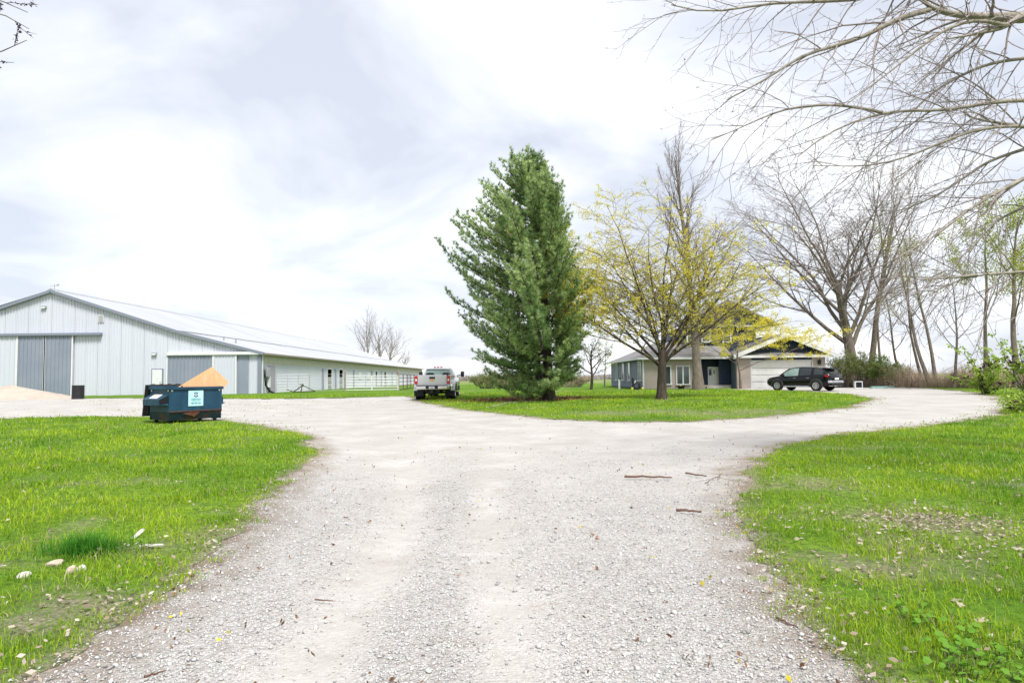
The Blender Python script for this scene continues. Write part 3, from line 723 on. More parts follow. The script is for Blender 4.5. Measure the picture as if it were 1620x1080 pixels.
m = MB(); m.box(-.04, W_ + .04, -.045, .045, ZT - .045, ZT + .045); m.box(-.045, .045, .046, D_ - .046, ZT - .04, ZT + .05); m.box(W_ - .045, W_ + .045, .046, D_ - .046, ZT - .04, ZT + .05); m.box(-.04, W_ + .04, D_ - .045, D_ + .045, ZT - .03, ZT + .085)
m.build('rim', M['bin_blue'], bin_, bevel=.008)
m = MB(); m.cyl((0, D_ + .06, ZT + .11), (W_, D_ + .06, ZT + .11), .022, n=8)
for k in range(7): m.box(.08 + k * .27, .17 + k * .27, D_ + .02, D_ + .11, ZT + .07, ZT + .15)
m.build('hinge_rod', M['bark_dark'], bin_)
for x0, x1 in ((-.10, W_ / 2 - .01), (W_ / 2 + .01, W_ + .05)):              # open lids hang behind
    m = MB(); m.hexa([(x0, D_ + .30, .24), (x1, D_ + .30, .24), (x1, D_ + .36, .24), (x0, D_ + .36, .24), (x0, D_ + .09, ZT + .12), (x1, D_ + .09, ZT + .12), (x1, D_ + .14, ZT + .12), (x0, D_ + .14, ZT + .12)])
    for k in range(4): m.box(x0 + .1 + k * .2, x0 + .14 + k * .2, D_ + .07 + .05, D_ + .30, .3, ZT)
    m.build('lid', M['black_plastic'], bin_)
for sgn, x in ((-1, 0), (1, W_)):                                            # fork pockets
    xo = x + sgn * (.26 if sgn < 0 else .14)
    m = MB(); y0, y1 = .10, D_ - .06
    m.hexa([(x, y0, .62), (xo, y0 + .06, .62), (xo, y1, .62), (x, y1, .62), (x, y0, .98), (xo, y0 + .06, .82), (xo, y1, .82), (x, y1, .98)])
    d = m.build('fork_pocket', M['bin_blue'], bin_, bevel=.006)
    m = MB(); m.poly([(x, y0 - .003, .66), (xo - sgn * .02, y0 + .055, .645), (xo - sgn * .02, y0 + .055, .80), (x, y0 - .003, .93)]); m.build('pocket_mouth', M['dark'], d)
    g = MB(); g.hexa([(x, .02, .60), (x + sgn * .02, .02, .60), (x + sgn * .02, .1, .62), (x, .1, .62), (x, .02, .66), (x + sgn * .10, .02, .64), (x + sgn * .2, .1, .66), (x, .1, .68)]); g.build('gusset', M['bin_blue'], d)
    m = MB(); a_ = Vector((x + sgn * .03, .38, .968)); b_ = Vector((xo - sgn * .04, .38, .847)); up = Vector((0, 0, .006))
    m.poly([a_ + up, b_ + up, Vector((b_.x, .95, b_.z)) + up, Vector((a_.x, .95, a_.z)) + up]); m.build('sticker', mat('orange_white_sticker', (.75, .42, .22), (.78, .74, .68), 3, .5, lo=.45, hi=.5), d)
MB().bar((.0, -.012, Z0 + .285), (W_, -.012, Z0 + .30), .02, .028).build('rust_seam', M['rust'], bin_)
m = MB(); m.prism([(.42, -.006, Z0 + .22), (.75, -.006, Z0 + .27), (1.05, -.006, Z0 + .30), (.95, -.002, Z0 + .17), (.82, -.0, Z0 + .10), (.68, -.002, Z0 + .15)], (0, .004, 0)); m.build('rust_patch', M['rust'], bin_)
for x, z, face in ((.06, ZT - .1, 0), (W_ - .12, ZT - .1, 0), (-.0, ZT - .1, 1), (-.0, ZT - .1, 2)):
    m = MB()
    if face == 0: m.box(x, x + .055, -.008, -.002, z, z + .055)
    else: m.box(-.008, -.002, .04 if face == 1 else D_ - .14, .10 if face == 1 else D_ - .08, z, z + .055)
    m.build('reflector', M['white'], bin_)
sg = MB().box(.62, 1.12, -.016, -.003, .58, 1.09).build('sign', M['sign_cyan'], bin_)
def text_mesh(name, body, size, mt, parent, loc, rot, sx=1.0):
    cu = bpy.data.curves.new(name, 'FONT'); cu.body = body; cu.size = size; cu.align_x = 'CENTER'; cu.extrude = .0015; cu.offset = size * .012
    ob = bpy.data.objects.new(name, cu); C.objects.link(ob); bpy.context.view_layer.update()
    me = bpy.data.meshes.new_from_object(ob.evaluated_get(bpy.context.evaluated_depsgraph_get()))
    bpy.data.objects.remove(ob); o = link(name, me, mt, parent)
    if len(me.materials): me.materials.clear(); me.materials.append(mt)
    o.location = loc; o.rotation_euler = rot; o.scale = (sx, 1, 1); return o
rx = (math.pi / 2, 0, 0)
text_mesh('lettering', 'HOMEWOOD', .070, M['teal'], sg, (.87, -.019, .775), rx, .75)
text_mesh('lettering', '708-798-1004', .082, M['teal'], sg, (.87, -.019, .645), rx, .72)
m = MB(); m.bar((.74, -.018, .745), (1.0, -.018, .745), .004, .008); m.build('underline', M['teal'], sg)
ring = MB(); n_ = 28
for k in range(n_):
    a0 = 2 * math.pi * k / n_; a1 = 2 * math.pi * (k + 1) / n_
    if abs(math.sin((a0 + a1) / 2)) < .34: continue
    f_ = lambda a, r: (.87 + r * math.cos(a), -.018, .95 + r * math.sin(a))
    ring.poly([f_(a0, .055), f_(a1, .055), f_(a1, .085), f_(a0, .085)])
ring.build('emblem', M['navy'], sg, fix=False)
m = MB(); m.bar((.765, -.0172, .955), (.985, -.0172, .955), .002, .04); m.build('emblem_bar', M['white'], sg)
text_mesh('lettering', 'HDI', .075, M['navy'], sg, (.87, -.0195, .925), rx, .8)
for x, y in ((.14, .18), (W_ - .16, .18), (.14, D_ - .16), (W_ - .16, D_ - .16)):
    d = MB(); d.box(x - .07, x + .07, y - .06, y + .06, Z0 - .012, Z0 + .03); d.bar((x - .03, y, Z0), (x, y, .06), .05, .02); d = d.build('caster', M['bark_dark'], bin_)
    MB().lathe([(0, -.025), (.06, -.025), (.066, -.015), (.066, .015), (.06, .025), (0, .025)], (x + .01, y, .066), 'y', 16).build('wheel', M['rubber'], d)
# plywood sheet sticking out of the dumpster
mwb = Matrix.Translation((A.x, A.y, zg)) @ Matrix.Rotation(ang, 4, 'Z')
nf = Vector((-ux.y, ux.x, 0)); pn = (nf + Vector((0, 0, -.10))).normalized(); pp0 = Vector((A.x, A.y, zg + ZT)) + nf * .16
def onplane(px, py):
    dd = Vector(_F + _R * ((px - 810) / FPX) + _U * ((540 - py) / FPX)); o_ = Vector((0, 0, EYE)); return o_ + dd * ((pp0 - o_).dot(pn) / dd.dot(pn))
P_ = [onplane(274, 616.5), onplane(336, 580), onplane(362, 604.5), onplane(338, 632), onplane(282, 632)]
c_ = sum(P_, Vector()) / 5; nrm = (P_[1] - P_[0]).cross(P_[3] - P_[0]).normalized()
m = MB(); m.prism([p - c_ - Vector((0, 0, 0)) for p in P_], nrm * .018)
o = m.build('plywood_sheet', M['plywood']); o.location = c_; tag(o, 'orange tan plywood sheet sticking out of the dumpster', 'plywood')
hp_ = onplane(288, 611)
o2 = MB().cyl((0, 0, 0), (0, -.03, .0), .022, n=10); o2 = o2.build('knot_hole', M['dark'], o); o2.location = hp_ - c_ - pn * .012
# ------------------------------------------------------------------ the house
HY = 54.3
h0 = at(1241, 600, HY); HX = h0.x; HZ = float(G(HX, HY))
house = tag(empty('house', (HX, HY, HZ)), 'slate blue and pale brick house with attached white door garage', 'house')
def hp(px, py, dy=0.0): p = at(px, py, HY + dy); return p.x - HX, p.z - HZ
def siding(m, x0, x1, z0, z1, y, step=.17, axis='x', top=None):
    """lapped boards facing -y (axis x) or -x (axis y)"""
    z = z0; 
    while z < z1 - 1e-4:
        zt = min(z + step, z1)
        a, b = (x0, x1) if top is None else top(x0, x1, z, zt)
        if b - a > .05:
            if axis == 'x': m.hexa([(a, y - .03, z), (b, y - .03, z), (b, y + .05, z), (a, y + .05, z), (a, y - .008, zt), (b, y - .008, zt), (b, y + .05, zt), (a, y + .05, zt)])
            else: m.hexa([(y - .03, b, z), (y - .03, a, z), (y + .05, a, z), (y + .05, b, z), (y - .008, b, zt), (y - .008, a, zt), (y + .05, a, zt), (y + .05, b, zt)])
        z = zt
    return m
def window(parent, x0, x1, z0, z1, y, n=1, axis='x', rail=True):
    fw = .085
    def bx_(m, a, b, c, d, o0, o1):
        if axis == 'x': m.box(a, b, y - o1, y - o0, c, d)
        else: m.box(y - o1, y - o0, a, b, c, d)
    m = MB()
    bx_(m, x0 - fw, x0, z0, z1, .0, .09); bx_(m, x1, x1 + fw, z0, z1, .0, .09); bx_(m, x0 - fw, x1 + fw, z1, z1 + fw, .0, .09)
    for k in range(1, n):
        xx = x0 + (x1 - x0) * k / n; bx_(m, xx - .05, xx + .05, z0, z1, .0, .085)
    w = m.build('window', M['trim_white'], parent)
    m = MB(); bx_(m, x0 - fw - .03, x1 + fw + .03, z0 - .08, z0, .0, .13); m.build('sill', M['trim_white'], w)
    for k in range(n):
        a = x0 + (x1 - x0) * k / n + (.052 if k else 0); b = x0 + (x1 - x0) * (k + 1) / n - (.052 if k < n - 1 else 0)
        m = MB(); bx_(m, a + .002, b - .002, z0 + .002, z1 - .002, .035, .045); m.build('pane', M['pane'], w)
        if rail: m = MB(); bx_(m, a + .003, b - .003, (z0 + z1) / 2 - .02, (z0 + z1) / 2 + .02, .046, .07); m.build('rail', M['trim_white'], w)
    return w
gxl, _ = hp(1166, 600); gxr, _ = hp(1306.5, 600); GE = hp(1319, 562)[1]; GP = hp(1241, 530)[1]
dxl, dzt = hp(1188.5, 571.5); dxr, _ = hp(1284, 571.5)
# garage walls
m = MB(); m.box(gxl, dxl, -.02, .22, 0, GE); m.box(dxr, gxr, -.02, .22, 0, GE); m.build('brick_pier', M['brick'], house)
for a, b in ((gxl, dxl), (dxr, gxr)):                       # brick courses stand proud of recessed joints
    m = MB(); nrow = int(GE / .075)
    for r_ in range(nrow):
        x = a + .004 - (.11 if r_ % 2 else 0)
        while x < b:
            xa = max(x, a + .004); xb = min(x + .21, b - .004)
            if xb - xa > .03: m.box(xa, xb, -.034, -.0195, r_ * .075 + .004, r_ * .075 + .068)
            x += .22
    m.build('brick_courses', M['brick'], house)['kind'] = 'stuff'
MB().box(dxl, dxr, 0, .2, dzt + .02, GE).build('door_header', M['navy_siding'], house)
m = MB(); m.box(gxr - .2, gxr, .221, 7.5, 0, GE); m.box(gxl, gxl + .2, .221, 7.5, 0, GE); m.box(gxl, gxr, 7.3, 7.5, 0, GE); m.build('garage_wall', M['siding'], house)
gd = MB().box(dxl - .03, dxr + .03, -.05, .0, dzt - .02, dzt + .09); gd.box(dxl - .09, dxl, -.05, .03, 0, dzt); gd.box(dxr, dxr + .09, -.05, .03, 0, dzt)
gd = gd.build('garage_door', M['trim_white'], house)
for r_ in range(4):
    z0, z1 = r_ * dzt / 4 + .006, (r_ + 1) * dzt / 4 - .022
    MB().box(dxl + .003, dxr - .003, .06, .12, z0, z1).build('door_panel', M['white'], gd)
    for k in range(4):
        w = (dxr - dxl) / 4; MB().box(dxl + k * w + .12, dxl + (k + 1) * w - .12, .045, .0595, z0 + .09, z1 - .09).build('raised_panel', M['white'], gd)
# garage gable in navy boards, pent roof, white fascia
slope = (GP - GE) / ((gxr - gxl) / 2 + .55); xm = 0.0
siding_m = siding(MB(), gxl, gxr, GE + .22, GP - .1, .05, .15, 'x', lambda a, b, z, zt: (xm - (GP - zt) / slope + .15, xm + (GP - zt) / slope - .15))
MB().prism([(-(GP - GE - .2) / slope + .05, .08, GE + .2), ((GP - GE - .2) / slope - .05, .08, GE + .2), (0, .08, GP - .02)], (0, .12, 0)).build('gable_sheathing', M['navy_siding'], house)
siding_m.build('gable_siding', M['navy_siding'], house)
pe = .62
m = MB(); m.hexa([(gxl - .35, -.42, GE - .02), (gxr + .35, -.42, GE - .02), (gxr + .2, .02, GE + .02), (gxl - .2, .02, GE + .02), (gxl - .35, -.42, GE + .03), (gxr + .35, -.42, GE + .03), (gxr + .1, .02, GE + .27), (gxl - .1, .02, GE + .27)]); m.build('pent_roof', M['shingle'], house)
MB().box(gxl - .4, gxr + .4, -.47, -.421, GE - .14, GE + .045).build('fascia', M['trim_white'], house)
ox = (gxr - gxl) / 2 + .62; ez = GE - .02
for sgn in (-1, 1):
    m = MB(); a = (xm, GP); b = (xm + sgn * ox, GP - slope * ox)
    m.hexa([(a[0], -.45, a[1]), (b[0], -.45, b[1]), (b[0], 7.9, b[1]), (a[0], 7.9, a[1]), (a[0], -.45, a[1] + .12), (b[0], -.45, b[1] + .12), (b[0], 7.9, b[1] + .12), (a[0], 7.9, a[1] + .12)])
    m.build('roof', M['shingle'], house)
    m = MB(); m.hexa([(a[0], -.52, a[1] - .2), (b[0], -.52, b[1] - .2), (b[0], -.452, b[1] - .2), (a[0], -.452, a[1] - .2), (a[0], -.52, a[1] + .13), (b[0], -.52, b[1] + .13), (b[0], -.452, b[1] + .13), (a[0], -.452, a[1] + .13)])
    m.build('barge_board', M['trim_white'], house)
lx_, lz_ = hp(1295, 573)
d = MB().box(lx_ - .09, lx_ + .09, -.10, -.03, lz_ - .12, lz_ + .14).build('wall_lamp', M['black_plastic'], house); MB().lathe([(.0, -.2), (.10, -.18), (.13, .1), (.06, .2), (0, .28)], (lx_, -.2, lz_), 'z', 10).build('lantern', M['black_plastic'], d)
# main body: brick front, blue side wall running back, porch and upper storey
MD = 1.2                                                     # front of the main body, metres behind the garage front
mxl, _ = hp(1018, 600, MD); pxl, _ = hp(1107, 600, MD); ME = hp(1040, 566, MD)[1]; BK = 19.0
m = MB(); m.box(mxl, pxl, MD, MD + .2, 0, ME); m.build('brick_front', M['brick'], house)
m = MB(); nrow = int(ME / .075)
for r_ in range(nrow):
    x = mxl + .004 - (.11 if r_ % 2 else 0)
    while x < pxl:
        xa, xb = max(x, mxl + .004), min(x + .21, pxl - .004)
        if xb - xa > .03: m.box(xa, xb, MD - .014, MD + .001, r_ * .075 + .004, r_ * .075 + .068)
        x += .22
m.build('brick_courses', M['brick'], house)['kind'] = 'stuff'
siding(MB(), MD + .02, BK, 0.1, ME, mxl - .02, .17, 'y').build('side_siding', M['siding'], house)
MB().box(mxl - .08, mxl + .05, MD - .09, MD - .015, 0, ME).build('corner_board', M['trim_white'], house)
MB().box(mxl, gxl, BK - .2, BK, 0, ME).build('rear_wall', M['siding'], house)
wa, wb = hp(1070.5, 580, MD), hp(1090, 607, MD)
window(house, wa[0], wb[0], wb[1], wa[1], MD - .015, 2, rail=False)
wa, wb = hp(1049, 580, MD), hp(1060.5, 607, MD); window(house, wa[0], wb[0], wb[1], wa[1], MD - .015, 1, rail=False)
xs_ = mxl + HX
for pa, pb in ((974.5, 977.5), (985, 988), (994, 997.5), (1010.5, 1015)):
    ya = xs_ * FPX / (pb - 810) - HY; yb = xs_ * FPX / (pa - 810) - HY
    window(house, ya, yb, .75, 2.25, mxl - .045, 2 if yb - ya > 1.2 else 1, 'y', rail=pa > 1005)
# main hip roof
re_ = [(mxl - .5, MD - .5), (gxl + .1, MD - .5), (gxl + .1, BK + .5), (mxl - .5, BK + .5)]; RZ = ME + 1.75; rxm = mxl + 3.6
m = MB(); z0 = ME - .02
R1 = (rxm, MD + 4.0, RZ); R2 = (rxm, BK - 4, RZ); R3 = (gxl, MD + 4.0, RZ); R4 = (gxl, BK - 4, RZ)
m.add([(re_[0][0], re_[0][1], z0), (re_[1][0], re_[1][1], z0), (re_[2][0], re_[2][1], z0), (re_[3][0], re_[3][1], z0), R1, R2, R3, R4], [(0, 1, 6, 4), (0, 4, 5, 3), (3, 5, 7, 2), (4, 6, 7, 5), (0, 3, 2, 1)])
m.build('main_roof', M['shingle'], house)
m = MB(); m.box(mxl - .55, mxl - .501, MD - .55, BK + .5, ME - .14, ME + .02); m.box(mxl - .5, gxl + .1, MD - .56, MD - .501, ME - .14, ME + .02); m.build('gutter', M['trim_white'], house)
# recessed porch
PD = 2.1
MB().box(pxl, pxl + .2, MD + .2, PD, 0, ME).build('porch_wall', M['brick'], house)
siding(MB(), pxl, gxl - .002, 0, ME, PD, .17).build('porch_siding', M['navy_siding'], house)
da, db = hp(1119, 580, PD), hp(1138.5, 610, PD)
d = MB().box(da[0], db[0], PD - .10, PD - .035, .32, da[1]).build('front_door', M['trim_white'], house)
MB().box(da[0] + .42, db[0] - .08, PD - .13, PD - .101, .36, da[1] - .06).build('door_leaf', M['white'], d)
MB().box(da[0] + .08, da[0] + .30, PD - .115, PD - .101, 1.1, da[1] - .15).build('sidelight', M['pane'], d)
MB().box(da[0] + .47, da[0] + .53, PD - .17, PD - .131, 1.2, 1.5).build('handle', M['black_plastic'], d)
MB().box(pxl + .25, gxl - .05, MD + .1, PD - .04, 0, .30).build('porch_slab', M['concrete'], house)
MB().box(pxl + .5, pxl + 2.4, MD - .35, MD + .095, 0, .22).build('porch_step', M['concrete'], house)
MB().box(gxl - 1.0, gxl - .06, MD + .2, MD + .3, 0, ME).build('porch_panel', M['navy_siding'], house)
# upper storey with a row of white windows
UY = 3.4; ua, ub = hp(1082, 515, UY), hp(1196, 550, UY); UE = hp(1120, 516, UY)[1]; UP = hp(1150, 478, UY)[1]; ux_ = hp(1150, 478, UY)[0]
siding(MB(), ua[0], ub[0], ME + .4, UE, UY, .17).build('upper_siding', M['navy_siding'], house)
m = MB(); m.box(ua[0], ua[0] + .2, UY + .06, UY + 8, ME, UE); m.box(ub[0] - .2, ub[0], UY + .06, UY + 8, ME, UE); m.box(ua[0], ub[0], UY + 8, UY + 8.2, ME, UE); m.build('upper_wall', M['siding'], house)
for pa, pb in ((1087, 1094), (1110.5, 1121.5), (1124.5, 1133), (1143.5, 1155)):
    a, b = hp(pa, 523, UY), hp(pb, 540, UY); window(house, a[0], b[0], b[1], a[1], UY - .035, 1)
hw = max(ub[0] - ux_, ux_ - ua[0]) + .5; usl = (UP - UE) / hw
for sgn in (-1, 1):
    m = MB(); a = (ux_, UP); b = (ux_ + sgn * hw, UE - .02)
    m.hexa([(a[0], UY - .5, a[1]), (b[0], UY - .5, b[1]), (b[0], UY + 8.6, b[1]), (a[0], UY + 8.6, a[1]), (a[0], UY - .5, a[1] + .14), (b[0], UY - .5, b[1] + .14), (b[0], UY + 8.6, b[1] + .14), (a[0], UY + 8.6, a[1] + .14)]); m.build('upper_roof', M['shingle'], house)
MB().prism([(ux_ - (UP - UE) / usl + .05, UY + .02, UE + .01), (ux_ + (UP - UE) / usl - .05, UY + .02, UE + .01), (ux_, UY + .02, UP - .01)], (0, .15, 0)).build('gable_sheathing', M['navy_siding'], house)
siding(MB(), ua[0], ub[0], UE + .02, UP - .15, UY, .17, 'x', lambda a, b, z, zt: (ux_ - (UP - zt) / usl + .1, ux_ + (UP - zt) / usl - .1)).build('upper_gable', M['navy_siding'], house)
MB().box(ua[0] - .3, ub[0] + .3, UY - .42, UY - .036, UE - .10, UE + .03).build('upper_fascia', M['trim_white'], house)
MB().box(mxl + 6.2, mxl + 6.9, MD + 5.5, MD + 6.2, RZ - 1, RZ + .9).build('chimney', M['brick'], house)
# things standing along the house
q = base(979.5, 57); t = tag(empty('hydrant_post', q), 'white post with a dark tap beside the blue side wall', 'post'); MB().box(-.07, .07, -.07, .07, 0, .85).build('post', M['trim_white'], t); MB().cyl((.0, -.05, .8), (.14, -.05, .98), .04, n=8).build('tap', M['black_plastic'], t)
q = base(1001, 55.2); t = tag(empty('downpipe', q), 'dark upright pipe against the blue side wall', 'pipe'); MB().cyl((0, 0, 0), (0, 0, .95), .07, n=8).build('pipe', M['black_plastic'], t); MB().box(-.1, .1, -.1, .1, 0, .06).build('foot', M['black_plastic'], t)
q = base(1007, 53.6); t = tag(empty('hose_reel', q), 'black hose reel with yellow caps by the house corner', 'hose reel')
MB().lathe([(.18, -.22), (.30, -.2), (.30, -.17), (.2, -.15), (.2, .15), (.30, .17), (.30, .2), (.18, .22)], (0, 0, .32), 'y', 16).build('reel', M['black_plastic'], t); MB().bar((-.35, -.1, 0), (-.1, -.1, .75), .06).build('handle', M['trim_white'], t)
for x in (-.4, .42): MB().lathe([(0, .0), (.08, .03), (.09, .1), (.0, .16)], (x, -.2, .05), 'z', 10).build('cap', mat('yellow_plastic', (.75, .62, .02), None, rough=.4), t)
q = base(1077.5, 55.0); t = tag(empty('planter', q), 'low black planter under the brick front window', 'planter'); m = MB(); m.lathe([(0, .02), (.22, 0), (.30, .26), (.27, .26), (.25, .2), (0, .2)], (0, 0, 0), 'z', 14); m.build('pot', M['black_plastic'], t); MB().lathe([(0, 0), (.06, .05), (.07, .1), (0, .14)], (-.05, 0, .2), 'z', 8).build('flower', mat('yellow_flower', (.75, .62, .02), None, rough=.6), t)
q = base(1358, 51.5); t = tag(empty('fire_grate', q), 'white framed dark box standing by the brush', 'box'); t.scale = (.60, .60, .66)
m = MB(); m.box(-.47, -.38, -.1, .3, 0, .80); m.box(.38, .47, -.1, .3, 0, .80); m.box(-.379, .379, -.1, .3, .70, .80); m.box(-.379, .379, -.1, .3, 0, .08); m.build('frame', M['trim_white'], t)
MB().box(-.378, .378, .0, .29, .085, .695).build('back_plate', M['dark'], t)
for k in range(3): MB().cyl((-.378, -.05, .25 + k * .14), (.378, -.05, .25 + k * .14), .02, n=6).build('bar', M['black_plastic'], t)
for k, (px, Y, l, rz, lb) in enumerate(((1389, 50.6, 1.3, .2, 'faded green board nearest the drive by the brush'), (1396, 52.4, 1.6, -.15, 'faded green board lying behind the other one'))):
    q = base(px, Y); o = MB().box(-l / 2, l / 2, -.12, .12, .03, .12); o.box(-l / 2, -l / 2 + .08, -.14, .14, 0, .03); o.box(l / 2 - .08, l / 2, -.14, .14, 0, .03); o = o.build('green_board', M['paint_green']); o.location = q; o.rotation_euler = (0, 0, rz); tag(o, lb, 'board', 'boards by the brush')

# ------------------------------------------------------------------ vehicles
M['alloy'] = mat('machined_alloy', (.62, .62, .63), None, rough=.38, metal=.5)
def wheel(parent, x, y, r, w, side, name='wheel', spokes=True, rim=None):
    s = side
    prof = [(r * .62, -w / 2), (r * .93, -w / 2), (r, -w * .36), (r, w * .36), (r * .93, w / 2), (r * .62, w / 2)]
    wo_ = MB().lathe(prof, (x, y, r), 'y', 28).build(name, M['rubber'], parent, smooth=True)
    m = MB(); yo_ = y + s * w * .38
    m.lathe([(0, yo_ - y - s * .03), (r * .63, yo_ - y - s * .03)], (x, y, r), 'y', 24); m.build('hub_back', M['dark'], wo_)
    m = MB()
    if spokes:
        for k in range(9):
            a = 2 * math.pi * k / 9
            for q in (-.10, .10):
                m.bar((x + .08 * r * math.cos(a), yo_, r + .08 * r * math.sin(a)), (x + .56 * r * math.cos(a + q), yo_ + s * .012, r + .56 * r * math.sin(a + q)), .022, .03, up=(0, 1, 0))
        m.lathe([(r * .52, s * w * .40), (r * .57, s * w * .46), (r * .63, s * w * .46), (r * .64, s * w * .36)], (x, y, r), 'y', 28)
    else:
        m.lathe([(0, s * w * .40), (r * .2, s * w * .42), (r * .25, s * w * .30), (r * .5, s * w * .30), (r * .58, s * w * .46), (r * .63, s * w * .46)], (x, y, r), 'y', 24)
    m.build('rim', rim or M['alloy'], wo_)
    return wo_
# black SUV, x forward, y left
sc_ = base(1271, 46.4)
suv = tag(empty('suv', sc_, math.atan2(math.sin(math.radians(128)), math.cos(math.radians(128)))), 'black SUV with machined wheels parked before the garage', 'car'); suv.scale = (.98, .98, .96)
ST = [(-2.33, .80, .46, .92, .98, .70), (-2.27, .89, .40, 1.02, 1.12, .76), (-2.12, .94, .34, 1.08, 1.30, .70), (-1.85, .95, .28, 1.09, 1.50, .66), (-1.55, .95, .27, 1.08, 1.575, .655), (-1.1, .95, .26, 1.06, 1.625, .66), (-.3, .95, .26, 1.03, 1.66, .67), (.3, .95, .26, 1.01, 1.63, .67), (.7, .95, .26, 1.0, 1.53, .66), (1.05, .95, .26, .99, 1.29, .66), (1.38, .945, .26, .985, 1.07, .72), (1.8, .93, .28, .95, 1.0, .74), (2.1, .89, .32, .88, .93, .72), (2.26, .82, .38, .74, .80, .68), (2.33, .72, .44, .62, .66, .60)]
def ring_pts(st):
    x, w, zb, zt_, zr, wr = st; wb = w * .945
    return [(x, w * .80, zb), (x, w * .965, zb + .10), (x, w, zb + (zt_ - zb) * .55), (x, w * .985, zt_ - .07), (x, wb, zt_), (x, (wb + wr) / 2 + .02, (zt_ + zr) / 2), (x, wr, zr - .05), (x, wr * .86, zr - .008), (x, 0, zr + .008)]
def loft(stations, ringf):
    v = []; f = []; n = None
    for st in stations:
        h = ringf(st); full_ = h + [(x, -y, z) for x, y, z in reversed(h[:-1])]; n = len(full_); v += full_
    for i in range(len(stations) - 1):
        for j in range(n - 1): a = i * n + j; f.append((a, a + 1, a + n + 1, a + n))
        a = i * n; f.append((a + n - 1, a, a + n, a + 2 * n - 1))
    f.append(tuple(range(n))); f.append(tuple(range((len(stations) - 1) * n, len(stations) * n)))
    return v, f
v, f = loft(ST, ring_pts); MB().add(v, f).build('body', M['blackcar'], suv, smooth=True)
def st_at(x):
    xs = [s_[0] for s_ in ST]
    return tuple([x] + [float(np.interp(x, xs, [s_[k] for s_ in ST])) for k in range(1, 6)])
def side_glass(xa, xb, sgn, parent, mt, cut0=0.0, cut1=0.0, name='side_window'):
    v = []; f = []; n = 6
    for k in range(n):
        t = k / (n - 1); x = xa + (xb - xa) * t; R_ = ring_pts(st_at(x)); lo = Vector(R_[4]); mi = Vector(R_[5]); hi = Vector(R_[6])
        top_t = 1 - cut0 * max(0, 1 - t * 2) - cut1 * max(0, t * 2 - 1)
        p0 = lo.lerp(mi, .10); p1 = mi; p2 = mi.lerp(hi, .9 * top_t) 
        for p_ in (p0, p1, p2): v.append((p_.x, sgn * (p_.y + .012), p_.z))
    for k in range(n - 1):
        for j in range(2): a = k * 3 + j; f.append((a, a + 1, a + 4, a + 3))
    MB().add(v, f).build(name, mt, parent, smooth=True)
for sgn in (1, -1):
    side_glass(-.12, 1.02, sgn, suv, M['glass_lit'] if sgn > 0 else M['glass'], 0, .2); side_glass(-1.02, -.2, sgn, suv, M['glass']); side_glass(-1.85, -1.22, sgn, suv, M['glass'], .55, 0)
    for x in (-1.38, 1.42):
        m = MB(); n_ = 18; v = []; f = []
        for k in range(n_ + 1):
            a = -.25 + (math.pi + .5) * k / n_
            for r_, yy in ((.365, .945), (.375, .975), (.455, .972), (.47, .94)): v.append((x + r_ * math.cos(a), sgn * yy, .37 + r_ * math.sin(a)))
        for k in range(n_):
            for j in range(3): q_ = k * 4 + j; f.append((q_, q_ + 1, q_ + 5, q_ + 4))
        m.add(v, f).build('wheel_arch', mat('dark_grey_plastic', (.045, .045, .05), None, rough=.5), suv)
        MB().lathe([(0, sgn * .953), (.372, sgn * .953)], (x, 0, .37), 'y', 24).build('arch_shade_disc', M['dark'], suv)  # flat black disc stands in for the shade inside the wheel arch
        wheel(suv, x, sgn * .86, .37, .235, sgn)
    m = MB(); m.hexa([(-.9, sgn * .90, .26), (.93, sgn * .90, .26), (.93, sgn * .97, .27), (-.9, sgn * .97, .27), (-.9, sgn * .93, .36), (.93, sgn * .93, .36), (.93, sgn * .975, .33), (-.9, sgn * .975, .33)]); m.build('sill_trim', M['steel'], suv)
    MB().box(.80, 1.0, min(sgn * .98, sgn * 1.14), max(sgn * .98, sgn * 1.14), 1.0, 1.15).build('mirror', M['blackcar'], suv, bevel=.03)
    MB().bar((-1.4, sgn * .60, 1.635), (.25, sgn * .60, 1.685), .035, .04).build('roof_rail', M['chrome'] if sgn < 0 else M['steel'], suv)
    for x in (-.95, .0): MB().box(x, x + .2, min(sgn * .955, sgn * .985), max(sgn * .955, sgn * .985), .88, .91).build('door_handle', M['chrome'], suv)
    m = MB(); m.hexa([(-2.30, sgn * .45, .93), (-2.12, sgn * .45, .93), (-2.0, sgn * .955, .98), (-2.22, sgn * .93, .95), (-2.26, sgn * .45, 1.03), (-2.1, sgn * .45, 1.03), (-2.0, sgn * .95, 1.06), (-2.18, sgn * .915, 1.06)]); m.build('tail_light', M['red'], suv)
    m = MB(); m.box(2.05, 2.3, min(sgn * .55, sgn * .8), max(sgn * .55, sgn * .8), .74, .82); m.build('headlight', M['chrome'], suv)
    MB().cyl((-2.36, sgn * .6, .36), (-2.1, sgn * .6, .36), .045, n=10).build('exhaust', M['chrome'], suv)
m = MB(); v = []
for x, w0, z in ((-2.235, .68, 1.17), (-1.92, .60, 1.46)): v += [(x - .02, -w0, z), (x - .02, w0, z)]
m.add(v, [(0, 1, 3, 2)]).build('rear_window', M['glass'], suv)
m = MB(); m.hexa([(-2.14, -.62, 1.51), (-1.7, -.64, 1.53), (-1.7, .64, 1.53), (-2.14, .62, 1.51), (-2.14, -.60, 1.55), (-1.7, -.62, 1.59), (-1.7, .62, 1.59), (-2.14, .60, 1.55)]); m.build('spoiler', M['black_plastic'], suv, bevel=.01)
